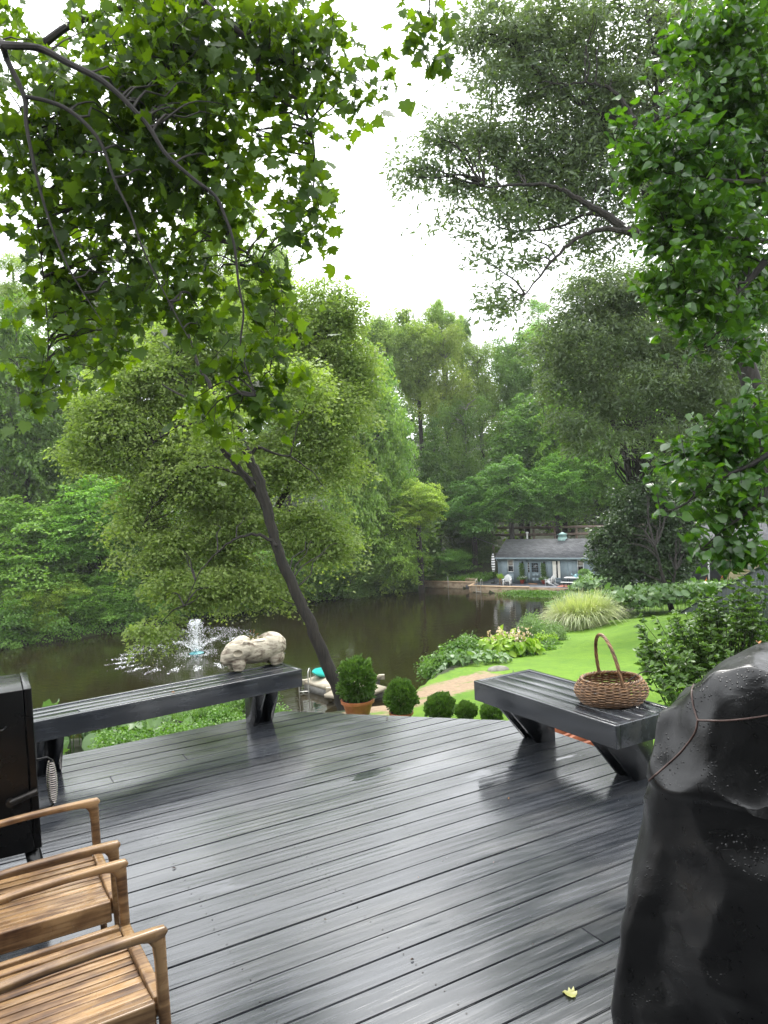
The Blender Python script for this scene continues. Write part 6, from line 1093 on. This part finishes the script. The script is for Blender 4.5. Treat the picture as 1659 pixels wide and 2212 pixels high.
rs = np.random.RandomState(6); n = 2200; d = rs.normal(size=(n, 3)); d[:, 2] = abs(d[:, 2]) * .8; d /= np.linalg.norm(d, axis=1, keepdims=True); P = np.array(tuple(c)) + [0, 0, .36] + d * (.5 * rs.rand(n) ** .5)[:, None] * np.array([1, 1, .75]); leaves('fronds', P, rs.normal(size=(n, 3)) * .5 + [0, 0, 1], d, np.full(n, .14), T_OAK, M_WILD, root, rs)
c = tm @ Vector((-.05, .0, .792)); root = empty('watering_can', c, 'pale blue watering can on the white table', 'watering can'); M_PB = pm('pale_blue_enamel', (.25, .48, .55, 1), (.30, .52, .58, 1), 5, .4); b = MB(); b.lathe([(.13, 0), (.14, .02), (.12, .24), (.06, .27)], c, 18); b.build('body', M_PB, root, True)
b = MB(); b.tube([c + Vector((-.11, -.02, .06)), c + Vector((-.26, -.05, .20)), c + Vector((-.36, -.07, .30))], [.028, .02, .015], 8); b.tube([c + Vector((-.36, -.07, .29)), c + Vector((-.39, -.075, .33))], [.02, .05], 8); b.build('spout', M_PB, root, True); b = MB(); b.tube(smooth_path([c + Vector((.0, 0, .26)), c + Vector((.05, 0, .36)), c + Vector((.18, .02, .30)), c + Vector((.14, .01, .08))], 4), .012, 6); b.build('handle', M_PB, root, True)
p = HT(283, 716); c = HZM @ Vector((p.x, max(p.y, -1.9), 0)); root = empty('plant_stool', c, 'small brown stool left of the white garden chair', 'stool'); b = MB(); b.lathe([(.0, .44), (.17, .44), (.18, .47), (.0, .48)], c, 18, False); b.build('top', M_TEAK, root)
for q in range(4): a = q * 1.571 + .4; MB().tube([c + Vector((.14 * math.cos(a), .14 * math.sin(a), 0)), c + Vector((.10 * math.cos(a), .10 * math.sin(a), .44))], .018, 6).build('leg', M_TEAK, root)
c2 = c + Vector((0, 0, .481)); root = empty('potted_plant', c2, 'round yellow green plant in a small pot on the brown stool', 'potted plant'); flowerpot(root, c2, .12, .16, M_TERRA); P = np.array(tuple(c2)) + [0, 0, .30] + rs.normal(size=(800, 3)) * np.array([.13, .13, .09]); leaves('leaves', P, rs.normal(size=P.shape) * .6 + [0, 0, 1], rs.normal(size=P.shape), np.full(800, .09), T_OVL, M_HOS, root, rs)
p = HT(212, 700); p.y = max(p.y, -1.8); c = HZM @ Vector((p.x, p.y, 0)); root = empty('parasol', c, 'closed black and white striped parasol at the left corner of the cottage', 'parasol'); b = MB(); b.tube([c, c + Vector((0, 0, 2.9))], .022, 8); b.build('pole', M_BLK, root, True); b = MB(); b.lathe([(.30, 0), (.30, .06), (.06, .09), (.04, .2)], c, 20); b.build('base', M_BLK, root, True)
def stripes():
    m, t, n, l, b = nmat('striped_canvas'); c_ = n.new('ShaderNodeTexCoord'); sp = n.new('ShaderNodeSeparateXYZ'); l.new(c_.outputs['Object'], sp.inputs[0]); a = n.new('ShaderNodeMath'); a.operation = 'MULTIPLY'; a.inputs[1].default_value = 4.2; l.new(sp.outputs[2], a.inputs[0]); f_ = n.new('ShaderNodeMath'); f_.operation = 'FRACT'; l.new(a.outputs[0], f_.inputs[0]); g_ = n.new('ShaderNodeMath'); g_.operation = 'GREATER_THAN'; g_.inputs[1].default_value = .36; l.new(f_.outputs[0], g_.inputs[0])
    mx = n.new('ShaderNodeMix'); mx.data_type = 'RGBA'; mx.inputs[6].default_value = (.012, .012, .016, 1); mx.inputs[7].default_value = (.72, .72, .72, 1); l.new(g_.outputs[0], mx.inputs[0]); l.new(mx.outputs[2], b.inputs[0]); b.inputs['Roughness'].default_value = .8; return m
b = MB(); rings = []
for t in np.linspace(0, 1, 15): rr_ = .03 + .15 * math.sin(math.pi * min(1, .25 + .62 * (1 - t))) * (1 - t) ** .4; rings.append([(c.x + rr_ * (1 + .22 * math.cos(6 * a)) * math.cos(a), c.y + rr_ * (1 + .22 * math.cos(6 * a)) * math.sin(a), c.z + 1.15 + 1.7 * t) for a in [2 * math.pi * i / 36 for i in range(36)]])
loft(b, rings); b.build('folded_canopy', stripes(), root, True); b = MB(); b.lathe([(.10, 2.62), (.02, 2.92)], c, 12); b.build('cap', M_BLK, root, True)
# guard rail of the road behind, cable
g0_, g1_ = VY(1090, 1160, 84), VY(1300, 1163, 80); root = empty('guard_rail', (g0_.x, g0_.y, gzs(g0_.x, g0_.y)), 'long brown guard rail running behind the cottage roof', 'guard rail'); M_RAIL = pm('weathered_brown_rail', (.16, .11, .085, 1), (.28, .21, .17, 1), 4, .6)
A_, B_ = Vector((VY(1000, 1155, 86).x, 86, -2.95)), Vector((VY(1420, 1165, 78).x, 78, -3.15))
for dz in (0, -.75): MB().prism([A_ + Vector((0, 0, dz)), B_ + Vector((0, 0, dz)), B_ + Vector((0, 0, dz - .26)), A_ + Vector((0, 0, dz - .26))], (.05, .08, 0)).build('rail', M_RAIL, root)
for i in range(9): q = A_.lerp(B_, (i + .5) / 9); MB().box(q.x - .1, q.x + .1, q.y + .1, q.y + .3, gzs(q.x, q.y) - .3, q.z - .02).build('post', M_RAIL, root)
b = MB(); q0 = HZM @ Vector((-.1, 1.4, 3.2)); q1 = VY(900, 1085, 92); b.tube([q0.lerp(q1, t) - Vector((0, 0, 1.2 * math.sin(math.pi * t) * .5)) for t in np.linspace(0, 1, 12)], .02, 5); tag(b.build('utility_cable', pm('grey_cable', (.2, .2, .2, 1), None, 5, .5), None), 'thin grey cable sagging from the woods to the left end of the cottage roof', 'cable')
# ================================================================== garage-like second house, shed and fence at the right
h2 = VY(1470, 1262, 63); H2 = FR((h2.x, h2.y), R(-14), -6.6); root = empty('outbuilding', (h2.x, h2.y, -7), 'dark grey building with a shingle roof and white posts, right of the dark bushy tree', 'house'); b = MB(H2); b.box(0, 7.2, 1.4, 5.5, -1, 2.0); b.build('walls', pm('charcoal_siding', (.035, .04, .045, 1), (.055, .06, .068, 1), 3, .7), root)
b = MB(H2); b.prism([(-.3, -.3, 1.96), (7.5, -.3, 1.96), (7.5, 3.0, 3.9), (-.3, 3.0, 3.9)], (0, 0, .08)); b.prism([(-.3, 3.0, 3.9), (7.5, 3.0, 3.9), (7.5, 6.2, 2.0), (-.3, 6.2, 2.0)], (0, 0, .08)); b.build('roof', M_ROOF, root); MB(H2).box(-.3, 7.5, -.42, -.31, 1.86, 1.98).build('gutter', M_WHT, root)
for xx in (.3, 2.2, 4.6, 7.1): MB(H2).box(xx - .06, xx + .06, -.1, .02, -1, 1.95).build('post', M_WHT, root)
for xx in (1.0, 3.4, 5.6): wn = MB(H2).box(xx - .45, xx + .45, 1.36, 1.399, .6, 1.6).build('window', M_WHT, root); MB(H2).box(xx - .38, xx + .38, 1.34, 1.359, .67, 1.53).build('pane', M_GLS, wn)
p = VY(1632, 1262, 55); H3 = FR((p.x, p.y), R(-10), p.z); root = empty('shed', p, 'small shed with tan clapboards at the right edge behind the linden leaves', 'shed'); b = MB(H3); b.box(-1.2, 3, 0, 3, -1, 1.9)
for z in np.arange(-.9, 1.8, .18): b.box(-1.22, 3.02, -.022, -.001, z, z + .15)
b.build('walls', pm('tan_clapboard', (.34, .28, .17, 1), (.42, .35, .22, 1), 3, .7), root); b = MB(H3); b.prism([(-1.5, -.3, 1.85), (3.3, -.3, 1.85), (3.3, 1.5, 2.7), (-1.5, 1.5, 2.7)], (0, 0, .08)); b.prism([(-1.5, 1.5, 2.7), (3.3, 1.5, 2.7), (3.3, 3.3, 1.85), (-1.5, 3.3, 1.85)], (0, 0, .08)); b.build('roof', M_ROOF, root)
fp = [VY(1456, 1338, 40), VY(1480, 1318, 36.5), VY(1540, 1283, 30), VY(1600, 1250, 25), VY(1680, 1205, 20), VY(1800, 1150, 16)]; fp = smooth_path(fp, 6)
root = empty('board_fence', (fp[12].x, fp[12].y, gzs(fp[12].x, fp[12].y)), 'dark grey green board fence climbing the slope behind the leafy shrub', 'fence'); b = MB(); cp = MB(); M_FEN = pm('dark_fence_stain', (.030, .040, .042, 1), (.052, .066, .068, 1), 5, .65, bump=.4, bscale=20, stretch=(1, 1, .1), var=.2); k = 0
for u_, v_ in zip(fp[:-1], fp[1:]):
    n = max(1, int((v_ - u_).length / .2))
    for i in range(n):
        p0, p1 = u_.lerp(v_, (i + .03) / n), u_.lerp(v_, (i + .97) / n); k += 1; b.prism([p0, p1, Vector((p1.x, p1.y, min(p1.z - .5, gzs(p1.x, p1.y) - .2))), Vector((p0.x, p0.y, min(p0.z - .5, gzs(p0.x, p0.y) - .2)))], (.02, .03, 0), (k * .37) % 1)
    cp.prism([u_ + Vector((-.04, -.03, .002)), v_ + Vector((-.04, -.03, .002)), v_ + Vector((.06, .07, .002)), u_ + Vector((.06, .07, .002))], (0, 0, .04))
b.build('boards', M_FEN, root); cp.build('cap_rail', M_FEN, root)
c0_ = at(1500, 1262, 56); root = empty('daylilies', (c0_[0], c0_[1], gzs(*c0_)), 'orange and yellow daylilies in front of the dark grey building', 'flowers'); rs = np.random.RandomState(12); n = 500; P = np.stack([c0_[0] + rs.uniform(-2., 3.6, n), c0_[1] + rs.uniform(-.6, .6, n), np.zeros(n)], 1); P[:, 2] = gz(P[:, 0], P[:, 1]) + .1 + .5 * rs.rand(n); D_ = rs.normal(size=(n, 3)) + [0, 0, 1.2]; leaves('leaves', P, np.cross(D_, rs.normal(size=(n, 3))), D_, np.full(n, .5), T_OVL * np.array([.5, 1, 1]), M_WILD, root, rs)
P = P[:9].copy(); P[:, 2] = gz(P[:, 0], P[:, 1]) + .8 + .25 * rs.rand(9); P = np.repeat(P, 5, 0) + rs.normal(size=(45, 3)) * .05; leaves('blossoms', P, rs.normal(size=P.shape), rs.normal(size=P.shape), np.full(45, .11), T_OVL * np.array([1.5, 1, 1]), M_ORG, root, rs)
# garden cart beyond the end of the short bench, stones in the mulch
p = VY(1024, 1500, 19.5); g = gzs(p.x, p.y); CM = FR((p.x + .12, p.y), R(10), p.z - .34); root = empty('garden_cart', (p.x, p.y, g), 'black garden cart on the mulch just behind the left end of the short bench', 'cart'); b = MB(CM); b.prism([(-.12, -.25, .40), (.75, -.25, .40), (.68, -.20, .16), (-.02, -.20, .16)], (0, .5, 0)); b.build('tray', M_BLK, root)
for yy in (-.2, .2): b = MB(CM); b.tube([(.0 + .15 * math.cos(a), yy, .15 + .15 * math.sin(a)) for a in np.linspace(0, 6.283, 20)], .035, 6); b.tube([(0, yy - .02, .15), (0, yy + .02, .15)], .06, 8); b.build('wheel', M_BLK, root)
b = MB(CM); b.tube([(.7, 0, .3), (.9, 0, .62), (.95, 0, .66)], .015, 6); b.tube([(.9, 0, .62), (.80, -.2, .8)], .012, 6); b.tube([(.9, 0, .62), (1.02, .2, .8)], .012, 6); b.build('handle', M_BLK, root)
p = GP(1075, 1450, lo=18); bm = bmesh.new(); bmesh.ops.create_icosphere(bm, subdivisions=3, radius=.26)
for v_ in bm.verts: v_.co = Vector((v_.co.x * 1.3, v_.co.y, v_.co.z * .5)) * (1 + .1 * math.sin(v_.co.x * 9) * math.cos(v_.co.y * 11)) + p
bm.verts.index_update(); b = MB(); b.add([v_.co[:] for v_ in bm.verts], [[v_.index for v_ in f_.verts] for f_ in bm.faces]); bm.free(); tag(b.build('garden_stone', M_STONE, None, True), 'flat grey stone in the bed behind the short bench', 'stone')
